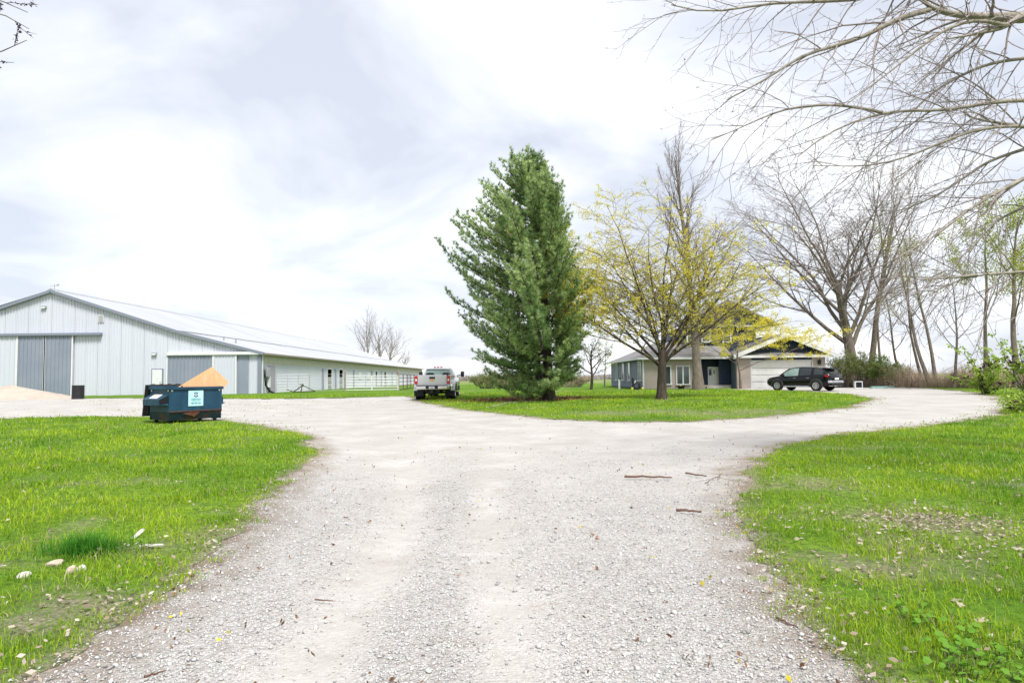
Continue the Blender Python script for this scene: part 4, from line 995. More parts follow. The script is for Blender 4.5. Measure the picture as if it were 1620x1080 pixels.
m = MB(); m.hexa([(-2.42, -.80, .55), (-2.2, -.93, .55), (-2.2, .93, .55), (-2.42, .80, .55), (-2.40, -.78, .70), (-2.2, -.93, .72), (-2.2, .93, .72), (-2.40, .78, .70)]); m.build('rear_bumper', M['steel'], suv, bevel=.02)
MB().box(-2.36, -2.2, -.7, .7, .36, .545).build('bumper_base', M['black_plastic'], suv)
MB().box(-2.345, -2.32, -.26, .26, .76, .89).build('licence_plate', M['white'], suv)
MB().box(.55, 1.2, -.1, .1, .5, .5001)
v = []
for x, w0, z in ((1.40, .68, 1.075), (.66, .61, 1.57)): v += [(x + .02, -w0, z), (x + .02, w0, z)]
MB().add(v, [(0, 1, 3, 2)]).build('windscreen', M['glass'], suv)

# silver pickup with twin rear wheels, x forward, seen from behind
tb = base(689.5, 41.5); TL = 6.3
truck = tag(empty('pickup_truck', (tb.x, tb.y, tb.z), math.radians(90 - 1.5)), 'silver pickup truck with twin rear wheels seen from behind', 'pickup truck')
X0 = -1.5                                                       # rear of the bed; the empty stands under the rear axle
m = MB()
for sgn in (-1, 1):
    ya, yb = sorted((sgn * .93, sgn * 1.02)); m.box(X0, .95, ya, yb, .78, 1.47)
m.box(X0 + .1, .95, -.93, .93, .78, .86); m.box(.87, .95, -.93, .93, .861, 1.40)
m.build('bed', M['silver'], truck, bevel=.02)
for sgn in (-1, 1):                                             # flared fenders
    v = []; f = []; n_ = 14
    for k in range(n_ + 1):
        a = math.pi * k / n_; cx = .80 * math.cos(a); cz = .55 + .62 * math.sin(a)
        for dy, kx in ((1.0, 1.06), (1.12, 1.04), (1.22, .95), (1.235, .78), (1.22, .72)):
            v.append((cx * kx * .95, sgn * dy, .52 + (cz - .52) * kx))
    for k in range(n_):
        for j in range(4): q_ = k * 5 + j; f.append((q_, q_ + 1, q_ + 6, q_ + 5))
    MB().add(v, f).build('fender', M['silver'], truck, smooth=True)
    for yy in (.80, 1.07): wheel(truck, 0, sgn * yy, .41, .235, sgn, spokes=False)
    wheel(truck, 3.95, sgn * .88, .41, .27, sgn, spokes=False)
    m = MB(); m.box(-.62, -.60, min(sgn * .64, sgn * 1.22), max(sgn * .64, sgn * 1.22), .22, .80); m.build('mud_flap', M['black_plastic'], truck)
    m = MB(); m.box(X0 - .03, X0 + .12, min(sgn * .865, sgn * 1.03), max(sgn * .865, sgn * 1.03), .93, 1.42); tl = m.build('tail_light', M['red'], truck, bevel=.015)
    MB().box(X0 - .036, X0 - .031, min(sgn * .90, sgn * .99), max(sgn * .90, sgn * .99), 1.12, 1.24).build('reversing_lamp', M['white'], tl)
    arm = MB(); arm.bar((2.75, sgn * .98, 1.42), (2.75, sgn * 1.28, 1.50), .05); arm = arm.build('mirror', M['black_plastic'], truck)
    MB().box(2.66, 2.80, min(sgn * 1.24, sgn * 1.46), max(sgn * 1.24, sgn * 1.46), 1.36, 1.70).build('mirror_head', M['black_plastic'], arm, bevel=.03)
tg = MB(); tg.box(X0 - .05, X0 + .05, -.855, .855, .88, 1.47); tg = tg.build('tailgate', M['silver'], truck, bevel=.02)
MB().box(X0 - .062, X0 - .051, -.80, .80, .98, 1.36).build('tailgate_panel', M['silver'], tg, bevel=.01)
MB().box(X0 - .075, X0 - .063, -.17, .17, 1.24, 1.36).build('handle', M['black_plastic'], tg)
z_ = 1.15; m = MB(); m.prism([(X0 - .066, -.20, z_ - .02), (X0 - .066, -.08, z_ - .02), (X0 - .066, -.06, z_ - .055), (X0 - .066, .06, z_ - .055), (X0 - .066, .08, z_ - .02), (X0 - .066, .18, z_ - .02), (X0 - .066, .20, z_ + .03), (X0 - .066, .08, z_ + .03), (X0 - .066, .06, z_ + .06), (X0 - .066, -.06, z_ + .06), (X0 - .066, -.08, z_ + .03), (X0 - .066, -.18, z_ + .03)], (-.008, 0, 0)); m.build('emblem', M['gold'], tg)
m = MB(); m.hexa([(X0 - .22, -.92, .62), (X0 + .02, -1.02, .62), (X0 + .02, 1.02, .62), (X0 - .22, .92, .62), (X0 - .24, -.92, .82), (X0 + .02, -1.02, .82), (X0 + .02, 1.02, .82), (X0 - .24, .92, .82)]); bm_ = m.build('bumper', M['chrome'], truck, bevel=.03)
MB().box(X0 - .23, X0 + .01, -.9, .9, .823, .86).build('bumper_step', M['black_plastic'], bm_)
MB().box(X0 - .25, X0 - .20, -.36, .36, .66, .83).build('plate_recess', M['black_plastic'], bm_)
pl = MB().box(X0 - .262, X0 - .251, -.16, .16, .68, .80).build('licence_plate', M['white'], bm_)
m = MB(); m.box(X0 - .266, X0 - .263, -.10, -.05, .71, .76); m.box(X0 - .266, X0 - .263, -.03, .02, .71, .76); m.box(X0 - .266, X0 - .263, .04, .10, .71, .76); m.build('plate_mark', M['navy'], pl)
m = MB(); m.box(X0 - .1, 3.8, -.42, -.30, .48, .62); m.box(X0 - .1, 3.8, .30, .42, .48, .62); m.box(X0 - .2, X0 + .1, -.07, .07, .44, .58); m.cyl((0, -.8, .41), (0, .8, .41), .07, n=8); m.lathe([(0, -.2), (.2, -.12), (.2, .12), (0, .2)], (0, .0, .41), 'y', 12); m.box(-1.35, -.75, -.4, .4, .36, .62)
m.build('chassis', M['black_plastic'], truck)
CS = [(.98, 1.0, .55, 1.30, 1.86, .70), (1.05, 1.0, .52, 1.30, 1.93, .72), (1.5, 1.0, .5, 1.30, 1.96, .73), (2.3, 1.0, .5, 1.30, 1.95, .73), (2.75, 1.0, .5, 1.30, 1.84, .71), (3.35, 1.0, .5, 1.30, 1.38, .80), (3.9, 1.0, .62, 1.28, 1.34, .82), (4.55, .98, .6, 1.22, 1.28, .80), (4.75, .92, .6, 1.1, 1.16, .78)]
v, f = loft(CS, ring_pts); cab = MB().add(v, f).build('cab', M['silver'], truck, smooth=True)
ST_save = ST; ST = CS
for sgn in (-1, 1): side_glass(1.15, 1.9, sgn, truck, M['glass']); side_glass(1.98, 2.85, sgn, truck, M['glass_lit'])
ST = ST_save
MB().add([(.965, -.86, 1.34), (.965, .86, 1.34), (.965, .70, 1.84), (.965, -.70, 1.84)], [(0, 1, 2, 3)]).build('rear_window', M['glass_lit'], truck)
m = MB(); m.add([(.958, .20, 1.34), (.958, .80, 1.34), (.958, .74, 1.56), (.958, .62, 1.62), (.958, .30, 1.62), (.958, .2, 1.5)], [tuple(range(6))]); m.add([(.958, -.80, 1.34), (.958, -.24, 1.34), (.958, -.24, 1.5), (.958, -.34, 1.62), (.958, -.6, 1.62), (.958, -.74, 1.56)], [tuple(range(6))]); m.box(.950, .957, -.86, .86, 1.30, 1.36); m.box(.950, .957, -.72, .72, 1.80, 1.85)
m.build('headrest_shapes', M['black_plastic'], truck)
for y in (-.2, 0, .2): MB().box(1.02, 1.12, y - .07, y + .07, 1.95, 2.0).build('roof_lamp', M['red'], truck, bevel=.015)
MB().box(1.3, 3.4, 1.01, 1.12, .42, .50).build('running_board', M['chrome'], truck); MB().box(1.3, 3.4, -1.12, -1.01, .42, .50).build('running_board', M['chrome'], truck)
# ------------------------------------------------------------------ trees
def unit(v): return v / (np.linalg.norm(v, axis=-1, keepdims=True) + 1e-9)
def grow(r, p0, d0, L, r0, P, out, lvl=0, path=None):
    """one branch and, recursively, its side branches; out[lvl] collects (points, radii)"""
    p = P[lvl]; n = p['n']
    if path is None:
        D = np.asarray(d0, float)[None] + np.cumsum(r.normal(0, p['wob'], (n, 3)), 0)
        D[:, 2] += p.get('up', 0) * np.linspace(0, 1, n)
        D = unit(D); pts = np.concatenate([[p0], np.asarray(p0)[None] + np.cumsum(D * (L / n), 0)])
    else:
        pts = np.asarray(path, float); n = len(pts) - 1; L = np.linalg.norm(np.diff(pts, axis=0), axis=1).sum(); D = unit(np.diff(pts, axis=0))
    t = np.linspace(0, 1, n + 1); R = r0 * (1 - t * (1 - p.get('tip', .2)))
    if lvl == 0 and p.get('flare'): R = R * (1 + p['flare'] * np.exp(-t * 14))
    out.setdefault(lvl, []).append((pts, R))
    if lvl + 1 >= len(P): return
    c = P[lvl + 1]; nk = max(1, int(round(p['kids'] * (L if p.get('perm') else 1) * r.uniform(.8, 1.2))))
    t0, t1 = p.get('t0', .25), p.get('t1', 1.0); az = r.uniform(0, 6.28)
    for k in range(nk):
        tk = t0 + (t1 - t0) * ((k + r.uniform(.1, .9)) / nk); f = tk * n; i = min(int(f), n - 1); q = pts[i] + (pts[i + 1] - pts[i]) * (f - i); T = D[i]
        az += 2.4 + r.normal(0, .35)
        a = np.cross(T, [.13, .29, .95]); a = a / (np.linalg.norm(a) + 1e-9); b = np.cross(T, a)
        u = a * math.cos(az) + b * math.sin(az)
        a0, a1 = c['ang']; g = math.radians(a0 + (a1 - a0) * tk + r.normal(0, 6))
        l0, l1 = c['len']; ln = (l0 + (l1 - l0) * (tk - t0) / (t1 - t0 + 1e-6)) * r.uniform(.75, 1.2)
        if c.get('rel', True): ln *= L
        rad = max(min(R[i] * c.get('rr', .6), r0), c.get('rmin', .006))
        d = T * math.cos(g) + u * math.sin(g)
        if c.get('flat'): d[2] *= c['flat']
        if c.get('droop'): d[2] -= c['droop']
        grow(r, q, unit(d), ln, rad, P, out, lvl + 1)
def tubes(brs, sides):
    V = []; F = []; off = 0; groups = {}
    for pts, R in brs: groups.setdefault(len(pts), []).append((pts, R))
    for n, L in groups.items():
        P = np.array([a for a, b in L]); R = np.array([b for a, b in L]); B = len(L)
        T = unit(np.gradient(P, axis=1)); mT = unit(T.mean(1)); ref = np.where((np.abs(mT[:, 2:3]) < .8), np.array([[0, 0, 1.0]]), np.array([[1.0, 0, 0]]))
        U = unit(np.cross(T, ref[:, None, :])); W = np.cross(T, U)
        a = np.arange(sides) * 2 * math.pi / sides
        ring = P[:, :, None, :] + R[:, :, None, None] * (np.cos(a)[None, None, :, None] * U[:, :, None, :] + np.sin(a)[None, None, :, None] * W[:, :, None, :])
        V.append(ring.reshape(-1, 3))
        bi = np.arange(B)[:, None, None] * (n * sides) + np.arange(n - 1)[None, :, None] * sides; s0 = np.arange(sides)[None, None, :]; s1 = (s0 + 1) % sides
        F.append(np.stack([bi + s0, bi + s1, bi + sides + s1, bi + sides + s0], -1).reshape(-1, 4) + off); off += B * n * sides
    return np.concatenate(V), np.concatenate(F)
def tree_parts(root, out, mt_trunk, mt_br, trunk_lv=(0,), sides=(12, 7, 5, 3, 3)):
    parts = {}
    tr = [b for l in trunk_lv for b in out.get(l, [])]
    V, F = tubes(out[0], sides[0]); parts['trunk'] = np_mesh('trunk', V, F, mt_trunk, root, smooth=True)
    lim = out.get(1, [])
    if lim: V, F = tubes(lim, sides[1]); np_mesh('limbs', V, F, mt_trunk, root, smooth=True)
    Vs, Fs, off = [], [], 0
    for l in sorted(k for k in out if k >= 2):
        V, F = tubes(out[l], sides[min(l, len(sides) - 1)]); Vs.append(V); Fs.append(F + off); off += len(V)
    if Vs: np_mesh('crown', np.concatenate(Vs), np.concatenate(Fs), mt_br, root, smooth=True)
def sample_on(brs, r, n, tmin=.15):
    w = np.array([np.linalg.norm(p[-1] - p[0]) for p, R in brs]); idx = r.choice(len(brs), n, p=w / w.sum()); P = np.zeros((n, 3)); D = np.zeros((n, 3))
    for k, i in enumerate(idx):
        pts = brs[i][0]; f = r.uniform(tmin, 1) * (len(pts) - 1); j = min(int(f), len(pts) - 2); P[k] = pts[j] + (pts[j + 1] - pts[j]) * (f - j); D[k] = pts[j + 1] - pts[j]
    return P, unit(D)
def leaf_cloud(name, cen, r, per, spread, size, cols, mt, parent, updir=0.0, flat=1.0):
    """clusters of small leaf-shaped quads round the given centres"""
    n = len(cen) * per; c = np.repeat(cen, per, 0) + r.normal(0, 1, (n, 3)) * np.repeat(np.broadcast_to(spread, (len(cen),)), per)[:, None]
    a = unit(r.normal(0, 1, (n, 3)) * np.array([1, 1, flat]) + np.array([0, 0, updir])); b = unit(np.cross(a, r.normal(0, 1, (n, 3)) * np.array([1, 1, 1 / flat]))); s = size * r.uniform(.6, 1.35, (n, 1))
    V = np.stack([c - a * s * .1, c + a * s * .45 + b * s * .32, c + a * s * 1.0, c + a * s * .45 - b * s * .32], 1)
    F = (np.arange(n) * 4)[:, None] + np.array([[0, 1, 2, 3]])
    cl = np.repeat(np.repeat(cols, per, 0), 4, 0) * np.repeat(r.uniform(.75, 1.25, (n, 1)), 4, 0)
    return np_mesh(name, V.reshape(-1, 3), F, mt, parent, color=cl)

# --- white pine
r = np.random.default_rng(5); pb = base(868, 36.0); pine = tag(empty('pine_tree', pb), 'tall dense green pine on the island lawn', 'tree')
H = 12.8; zk = [0.6, 1.6, 2.6, 4.0, 5.6, 7.6, 9.0, 10.2, 11.4, 12.4, 13.3]; lk = [2.6, 4.1, 5.1, 5.5, 5.4, 4.6, 3.7, 2.8, 1.7, .85, .3]
trunk_pts = np.array([(-.55 * (t ** 1.3), 0, H * t * .985) for t in np.linspace(0, 1, 16)]); trR = .27 * (1 - np.linspace(0, 1, 16) * .93) * (1 + .5 * np.exp(-np.linspace(0, 1, 16) * 14))
t2 = np.array([(-.38 - .5 * t, -.1, 6.5 * t) for t in np.linspace(0, 1, 9)]); t2R = .16 * (1 - .8 * np.linspace(0, 1, 9))
V, F = tubes([(trunk_pts, trR), (t2, t2R)], 12)
np_mesh('trunk', V, F, M['bark_dark'], pine, smooth=True)
brs = []; subs = []; tc_ = []; td_ = []; tl_ = []; tt_ = []
z = .55
while z < H - .1:
    nb = 8 if z < 10 else 7; a0 = r.uniform(0, 6.28)
    for k in range(nb):
        a = a0 + 2 * math.pi * k / nb + r.normal(0, .22); zz_ = z + r.uniform(-.18, .18); L = float(np.interp(zz_, zk, lk)) * r.uniform(.60, 1.06)
        ca = math.cos(a); L *= (1.02 if ca < 0 else 1 - .60 * ca ** .8)
        if zz_ < 1.1 and (ca > .5 or r.random() < .2): continue
        el = float(np.interp(zz_, [0, 3, 7, 11, 13.3], [-.22, .06, .30, .62, 1.1])); n = 9
        t = np.linspace(0, 1, n + 1); tx = -.55 * (zz_ / H) ** 1.3
        P = np.stack([tx + math.cos(a) * L * t, math.sin(a) * L * t, zz_ + L * (math.tan(el) * .55 * t + .26 * t ** 2.2 * (1 if zz_ > 2 else .4)) - .06 * L * np.sin(math.pi * t)], 1) + r.normal(0, .035, (n + 1, 3)) * t[:, None]
        brs.append((P, np.maximum(.055 * (L / 5) * (1 - .8 * t), .008)))
        ns = int(6 + L * 5.2); bt = r.uniform(.15, .85)
        for j in range(ns):
            tj = .22 + .78 * (j + r.random()) / ns; f = tj * n; i = min(int(f), n - 1); q = P[i] + (P[i + 1] - P[i]) * (f - i); T = unit(P[i + 1] - P[i]); sd2 = (1 if j % 2 else -1); side = unit(np.cross(T, [0, 0, 1.0])) * sd2
            d = unit(T * .75 + side * r.uniform(.5, .95) + np.array([0, 0, r.uniform(-.05, .55)])); sl_ = r.uniform(.45, 1.0) * (1.05 - .55 * tj) * min(1.0, .45 + L / 5) * 1.15
            m_n = 4; tt = np.linspace(0, 1, m_n + 1)[:, None]; Q = q + d * sl_ * tt + np.array([0, 0, .22 * sl_]) * tt ** 2
            subs.append((Q, np.array([.012, .010, .008, .007, .005])))
            nt_ = max(3, int(sl_ / .105)); tone_s = float(np.clip(bt + r.normal(0, .22), 0, 1))
            for w in range(nt_):
                tw = .25 + .75 * (w + r.random() * .6) / nt_; tc_.append(q + d * sl_ * tw + np.array([0, 0, .22 * sl_ * tw ** 2]) + r.normal(0, .05, 3)); td_.append(unit(d * .6 + np.array([0, 0, .55]) + r.normal(0, .28, 3))); tl_.append(r.uniform(.16, .26)); tt_.append(tone_s)
    z += .43 if z < 9 else .36
for k in range(26): tc_.append(np.array([-.55, 0, H - .05]) + r.normal(0, .14, 3) * np.array([1, 1, 1.3])); td_.append(unit(np.array([r.normal(0, .3), r.normal(0, .3), 1]))); tl_.append(.22); tt_.append(.6)
V, F = tubes(brs, 5); V2, F2 = tubes(subs, 3); np_mesh('branches', np.concatenate([V, V2]), np.concatenate([F, F2 + len(V)]), M['bark_dark'], pine, smooth=True)
tc_ = np.array(tc_); td_ = np.array(td_); tl_ = np.array(tl_); n = len(tc_); per = 17
c = np.repeat(tc_, per, 0); d = unit(np.repeat(td_, per, 0) * .85 + r.normal(0, .52, (n * per, 3))); l = np.repeat(tl_, per)[:, None] * r.uniform(.7, 1.15, (n * per, 1)); sdv = unit(np.cross(d, r.normal(0, 1, (n * per, 3)))) * .0135
V = np.stack([c - sdv, c + sdv, c + d * l], 1).reshape(-1, 3); F = np.arange(n * per * 3).reshape(-1, 3)
tone = np.clip(np.array(tt_)[:, None] + r.normal(0, .15, (n, 1)), 0, 1); cl = np.array([[.12, .225, .07]]) + (np.array([[.54, .66, .29]]) - np.array([[.12, .225, .07]])) * (tone ** 1.3); cl = np.repeat(cl, per * 3, 0) * np.repeat(r.uniform(.8, 1.2, (n * per, 1)), 3, 0)
np_mesh('needles', V, F, M['needle'], pine, color=cl)

# --- yellow flowering maple on the island
yel = lambda r, n: np.array([[.90, .78, .10]]) + (np.array([[.58, .60, .07]]) - np.array([[.90, .78, .10]])) * r.random((n, 1)) ** 1.6
r = np.random.default_rng(21); q = gnd(1047, 632); mp_ = tag(empty('maple_tree', q), 'yellow flowering maple with a short dark trunk on the island', 'tree'); out = {}
PM = [dict(n=8, wob=.02, up=0, kids=18, t0=.60, t1=1.0, tip=.72, flare=.35),
      dict(n=12, wob=.040, up=.42, ang=(74, 6), len=(2.0, 2.9), rr=.36, kids=11, t0=.14, t1=.97, tip=.14),
      dict(n=7, wob=.07, up=.34, ang=(36, 28), len=(.42, .20), rr=.5, kids=7, t0=.15, t1=.98, tip=.3, rmin=.013),
      dict(n=4, wob=.09, up=.22, ang=(40, 34), len=(.48, .30), rr=.55, kids=3, t0=.2, t1=1, tip=.4, rmin=.009),
      dict(n=3, wob=.12, up=.15, ang=(42, 36), len=(.5, .4), rr=.6, tip=.5, rmin=.007)]
grow(r, (0, 0, 0), (-.01, 0, 1), 2.55, .26, PM, out)
def fit(out, zmax, xl, xr, q, fy=None, zb=0.0):
    """stretch the crown (not the trunk foot) to the measured height and spread"""
    P = np.concatenate([p for l in out for p, R in out[l]]); zm = np.percentile(P[:, 2], 99.5); x0, x1 = np.percentile(P[:, 0], 2.0), np.percentile(P[:, 0], 98.0)
    for l in out:
        o2 = []
        for p, R in out[l]:
            z = p[:, 2]; k = np.clip(z / (.25 * zm), 0, 1)
            fx = np.where(p[:, 0] < 0, xl / x0, xr / x1); fx = 1 + (fx - 1) * k; fz = 1 + (zmax / zm - 1) * k
            o2.append((np.stack([p[:, 0] * fx, p[:, 1] * (fy or .9) , z * fz], 1), R))
        out[l] = o2
def px_fit(out, q, pxl, pxr, pyt, **k):
    Y = q.y; fit(out, at(810, pyt, Y).z - q.z, at(pxl, 400, Y).x - q.x, at(pxr, 400, Y).x - q.x, q, **k)
def widen(out, fx, fy, low=0):
    for l in out:
        if l == 0: continue
        out[l] = [(np.stack([p[:, 0] * fx, p[:, 1] * fy, p[:, 2]], 1), R) for p, R in out[l]]
px_fit(out, q, 876, 1222, 306)
tree_parts(mp_, out, M['bark_dark'], M['bark'], sides=(14, 8, 5, 3, 3))
P, D = sample_on(out[3] + out[4], r, 4400, .2); P2, D2 = sample_on(out[2] + out[1], r, 1300, .1); P3, D3 = sample_on([b_ for b_ in out[3] + out[4] if b_[0][-1][0] < -3.0], r, 900, .2); P = np.concatenate([P, P2, P3])
keepm = r.random(len(P)) < np.clip(.70 + .3 * (P[:, 0] < -3) - .35 * ((P[:, 0] > 2) & (P[:, 2] < 4.5)), .2, 1); P = P[keepm]
leaf_cloud('blossom', P, r, 12, np.where((r.random(len(P)) < .30) | (P[:, 0] < -3.3), .085, .05), .066, yel(r, len(P)), M['blossom'], mp_)

# --- small yellow tree by the porch
r = np.random.default_rng(8); q = gnd(1172, 614.8); sm_ = tag(empty('young_maple_tree', q), 'small spreading yellow tree before the garage door', 'tree'); out = {}
PS = [dict(n=8, wob=.04, kids=13, t0=.27, t1=.98, tip=.2, flare=.5),
      dict(n=8, wob=.07, up=.22, ang=(66, 40), len=(.86, .48), rr=.6, kids=8, t0=.25, t1=1, tip=.25),
      dict(n=5, wob=.09, up=.16, ang=(44, 36), len=(.44, .26), rr=.6, kids=6, t0=.2, t1=1, tip=.35, rmin=.01),
      dict(n=3, wob=.1, up=.12, ang=(44, 36), len=(.45, .35), rr=.6, tip=.5, rmin=.007)]
grow(r, (0, 0, 0), (.03, 0, 1), 4.6, .085, PS, out); px_fit(out, q, 1085, 1296, 482)
tree_parts(sm_, out, M['bark'], M['bark'], sides=(10, 6, 4, 3, 3))
P, D = sample_on(out[3] + out[2], r, 1700, .2); leaf_cloud('blossom', P, r, 12, np.where(r.random(len(P)) < .4, .11, .07), .08, yel(r, len(P)) * 1.05, M['blossom'], sm_)

# --- bare trees
def bare(name, q, label, seed, H, rad, PB, bark, twig, lean=(0, 0), group=None, fx=1.0, fy=1.0, sides=(12, 7, 5, 3, 3), leaves=None, box=None):
    r = np.random.default_rng(seed); root = tag(empty(name, q), label, 'tree', group); out = {}
    grow(r, (0, 0, 0), unit(np.array([lean[0], lean[1], 1.0])), H, rad, PB, out); widen(out, fx, fy)
    if box: px_fit(out, q, *box)
    tree_parts(root, out, bark, twig, sides=sides)
    if leaves:
        n_, per, spr, size, ca_, cb_ = leaves; lv = out[max(out)] + out[max(out) - 1]; P, D = sample_on(lv, r, n_, .3)
        leaf_cloud('leaves', P, r, per, spr, size, np.array([ca_]) + (np.array([cb_]) - np.array([ca_])) * r.random((len(P), 1)), M['leaf'], root)
    return root, out
PT = [dict(n=16, wob=.02, kids=38, t0=.20, t1=.985, tip=.10, flare=.5),
      dict(n=8, wob=.05, up=.42, ang=(58, 32), len=(.34, .13), rr=.42, kids=8, t0=.2, t1=1, tip=.2, rmin=.015),
      dict(n=5, wob=.07, up=.40, ang=(30, 26), len=(.42, .28), rr=.55, kids=6, t0=.2, t1=1, tip=.35, rmin=.010),
      dict(n=4, wob=.08, up=.30, ang=(30, 26), len=(.5, .35), rr=.6, kids=2, tip=.45, rmin=.008),
      dict(n=3, wob=.1, up=.2, ang=(32, 26), len=(.5, .4), rr=.7, tip=.5, rmin=.006)]
bare('poplar_tree', gnd(1105, 617), 'tall narrow bare tree behind the yellow maple', 31, 16.6, .34, PT, M['bark'], M['twig'], lean=(-.03, 0), box=(1028, 1192, 198))
PB = [dict(n=9, wob=.025, kids=11, t0=.30, t1=.99, tip=.45, flare=.35),
      dict(n=11, wob=.055, up=.34, ang=(42, 12), len=(1.3, 1.0), rr=.46, kids=11, t0=.16, t1=1, tip=.14),
      dict(n=7, wob=.075, up=.24, ang=(38, 32), len=(.42, .26), rr=.5, kids=8, t0=.15, t1=1, tip=.25, rmin=.022),
      dict(n=4, wob=.09, up=.16, ang=(40, 34), len=(.42, .32), rr=.55, kids=5, t0=.2, t1=1, tip=.4, rmin=.014),
      dict(n=3, wob=.11, up=.10, ang=(42, 34), len=(.5, .4), rr=.6, tip=.5, rmin=.010)]
bare('cottonwood_tree', base(1350, 60), 'big wide bare tree standing behind the shrubs right of the garage', 40, 9.8, .52, PB, M['bark'], M['twig'], lean=(-.03, 0), box=(1160, 1470, 240))
PB2 = [dict(PB[0], kids=6, t0=.45, n=10), dict(PB[1], len=(.75, .55), ang=(44, 22), kids=8), dict(PB[2], kids=6), PB[3], PB[4]]
bare('cottonwood_tree', base(1374, 61), 'leaning bare tree just right of the big wide one', 41, 10.8, .28, PB2, M['bark'], M['twig'], lean=(.22, 0), box=(1320, 1475, 250))
PTh = [dict(n=10, wob=.045, kids=8, t0=.35, t1=.99, tip=.18, flare=.3),
       dict(n=7, wob=.07, up=.35, ang=(52, 30), len=(.40, .22), rr=.42, kids=5, t0=.2, t1=1, tip=.2, rmin=.02),
       dict(n=5, wob=.09, up=.2, ang=(40, 34), len=(.45, .3), rr=.55, kids=5, t0=.2, t1=1, tip=.35, rmin=.013),
       dict(n=3, wob=.1, up=.1, ang=(42, 34), len=(.5, .4), rr=.6, tip=.5, rmin=.009)]
lf = (420, 4, .14, .11, (.28, .32, .04), (.45, .45, .09))
lf2 = (1000, 5, .15, .11, (.26, .34, .03), (.44, .46, .08))
for k, (px, Y, h, rd, ln, lv, lb) in enumerate((
        (1396, 57, 10.5, .13, (-.01, 0), None, 'thin upright bare tree beside the leaning one'),
        (1432, 54, 8.0, .12, (-.36, 0), None, 'thin bare tree leaning left over the dry brush'),
        (1461, 52, 10.0, .12, (-.16, .1), None, 'slim bare tree paired behind the curved trunk'),
        (1472, 50, 11.0, .15, (-.25, 0), lf, 'curved trunk tree leaning left above the dry brush'),
        (1481, 51, 12.0, .14, (-.07, 0), None, 'straight bare tree right of the curved trunk'),
        (1508, 47, 7.5, .11, (.22, 0), None, 'thin tree leaning right over the leafy shrub'),
        (1559, 45, 11.0, .15, (.0, 0), lf2, 'slim straight tree with sparse new leaves behind the shrub'),
        (1608, 42, 11.0, .20, (.05, 0), lf2, 'rightmost slim tree with yellow green new leaves'))):
    bare('bare_tree', base(px, Y), lb, 60 + k, h, rd, PTh, M['bark'], M['twig'], lean=ln, group='slim trees along the brush', sides=(9, 6, 4, 3), leaves=lv)
PF = [dict(n=8, wob=.03, kids=11, t0=.32, t1=.99, tip=.3), dict(n=8, wob=.06, up=.5, ang=(40, 20), len=(.62, .40), rr=.5, kids=7, t0=.2, t1=1, tip=.2, rmin=.04), dict(n=5, wob=.08, up=.3, ang=(34, 28), len=(.45, .3), rr=.6, kids=5, t0=.15, t1=1, tip=.4, rmin=.025), dict(n=3, wob=.1, up=.2, ang=(36, 30), len=(.5, .4), rr=.6, tip=.5, rmin=.016)]
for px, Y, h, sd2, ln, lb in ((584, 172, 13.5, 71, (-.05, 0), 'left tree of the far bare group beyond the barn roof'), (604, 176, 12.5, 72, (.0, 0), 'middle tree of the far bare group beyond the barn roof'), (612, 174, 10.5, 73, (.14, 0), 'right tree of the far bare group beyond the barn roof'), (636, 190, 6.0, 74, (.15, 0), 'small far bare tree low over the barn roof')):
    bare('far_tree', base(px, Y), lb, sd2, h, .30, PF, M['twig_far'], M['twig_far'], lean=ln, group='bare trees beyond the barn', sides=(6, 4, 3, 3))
PY = [dict(n=9, wob=.02, kids=12, t0=.3, t1=.98, tip=.25), dict(n=5, wob=.07, up=.1, ang=(70, 50), len=(.36, .12), rr=.45, kids=5, t0=.2, t1=1, tip=.3, rmin=.008), dict(n=3, wob=.09, ang=(40, 34), len=(.4, .3), rr=.6, tip=.5, rmin=.006)]
bare('sapling', gnd(957, 613.5), 'thin bare sapling between the pine and the house', 81, 4.6, .055, PY, M['bark'], M['twig'], sides=(8, 4, 3), leaves=(160, 4, .06, .06, (.30, .34, .03), (.5, .45, .03)))
bare('fruit_tree', base(935, 56), 'small dark crooked tree beyond the back lawn', 82, 3.3, .13, [dict(n=6, wob=.08, kids=9, t0=.3, t1=1, tip=.3), dict(n=6, wob=.1, up=.1, ang=(60, 45), len=(.75, .5), rr=.6, kids=7, t0=.2, t1=1, tip=.3), dict(n=4, wob=.1, up=.1, ang=(42, 36), len=(.45, .3), rr=.6, kids=4, tip=.4, rmin=.012), dict(n=3, wob=.1, ang=(40, 34), len=(.5, .4), rr=.6, tip=.5, rmin=.009)], M['bark_dark'], M['bark_dark'], sides=(8, 5, 3, 3), leaves=(260, 5, .10, .09, (.12, .17, .07), (.20, .25, .10)))

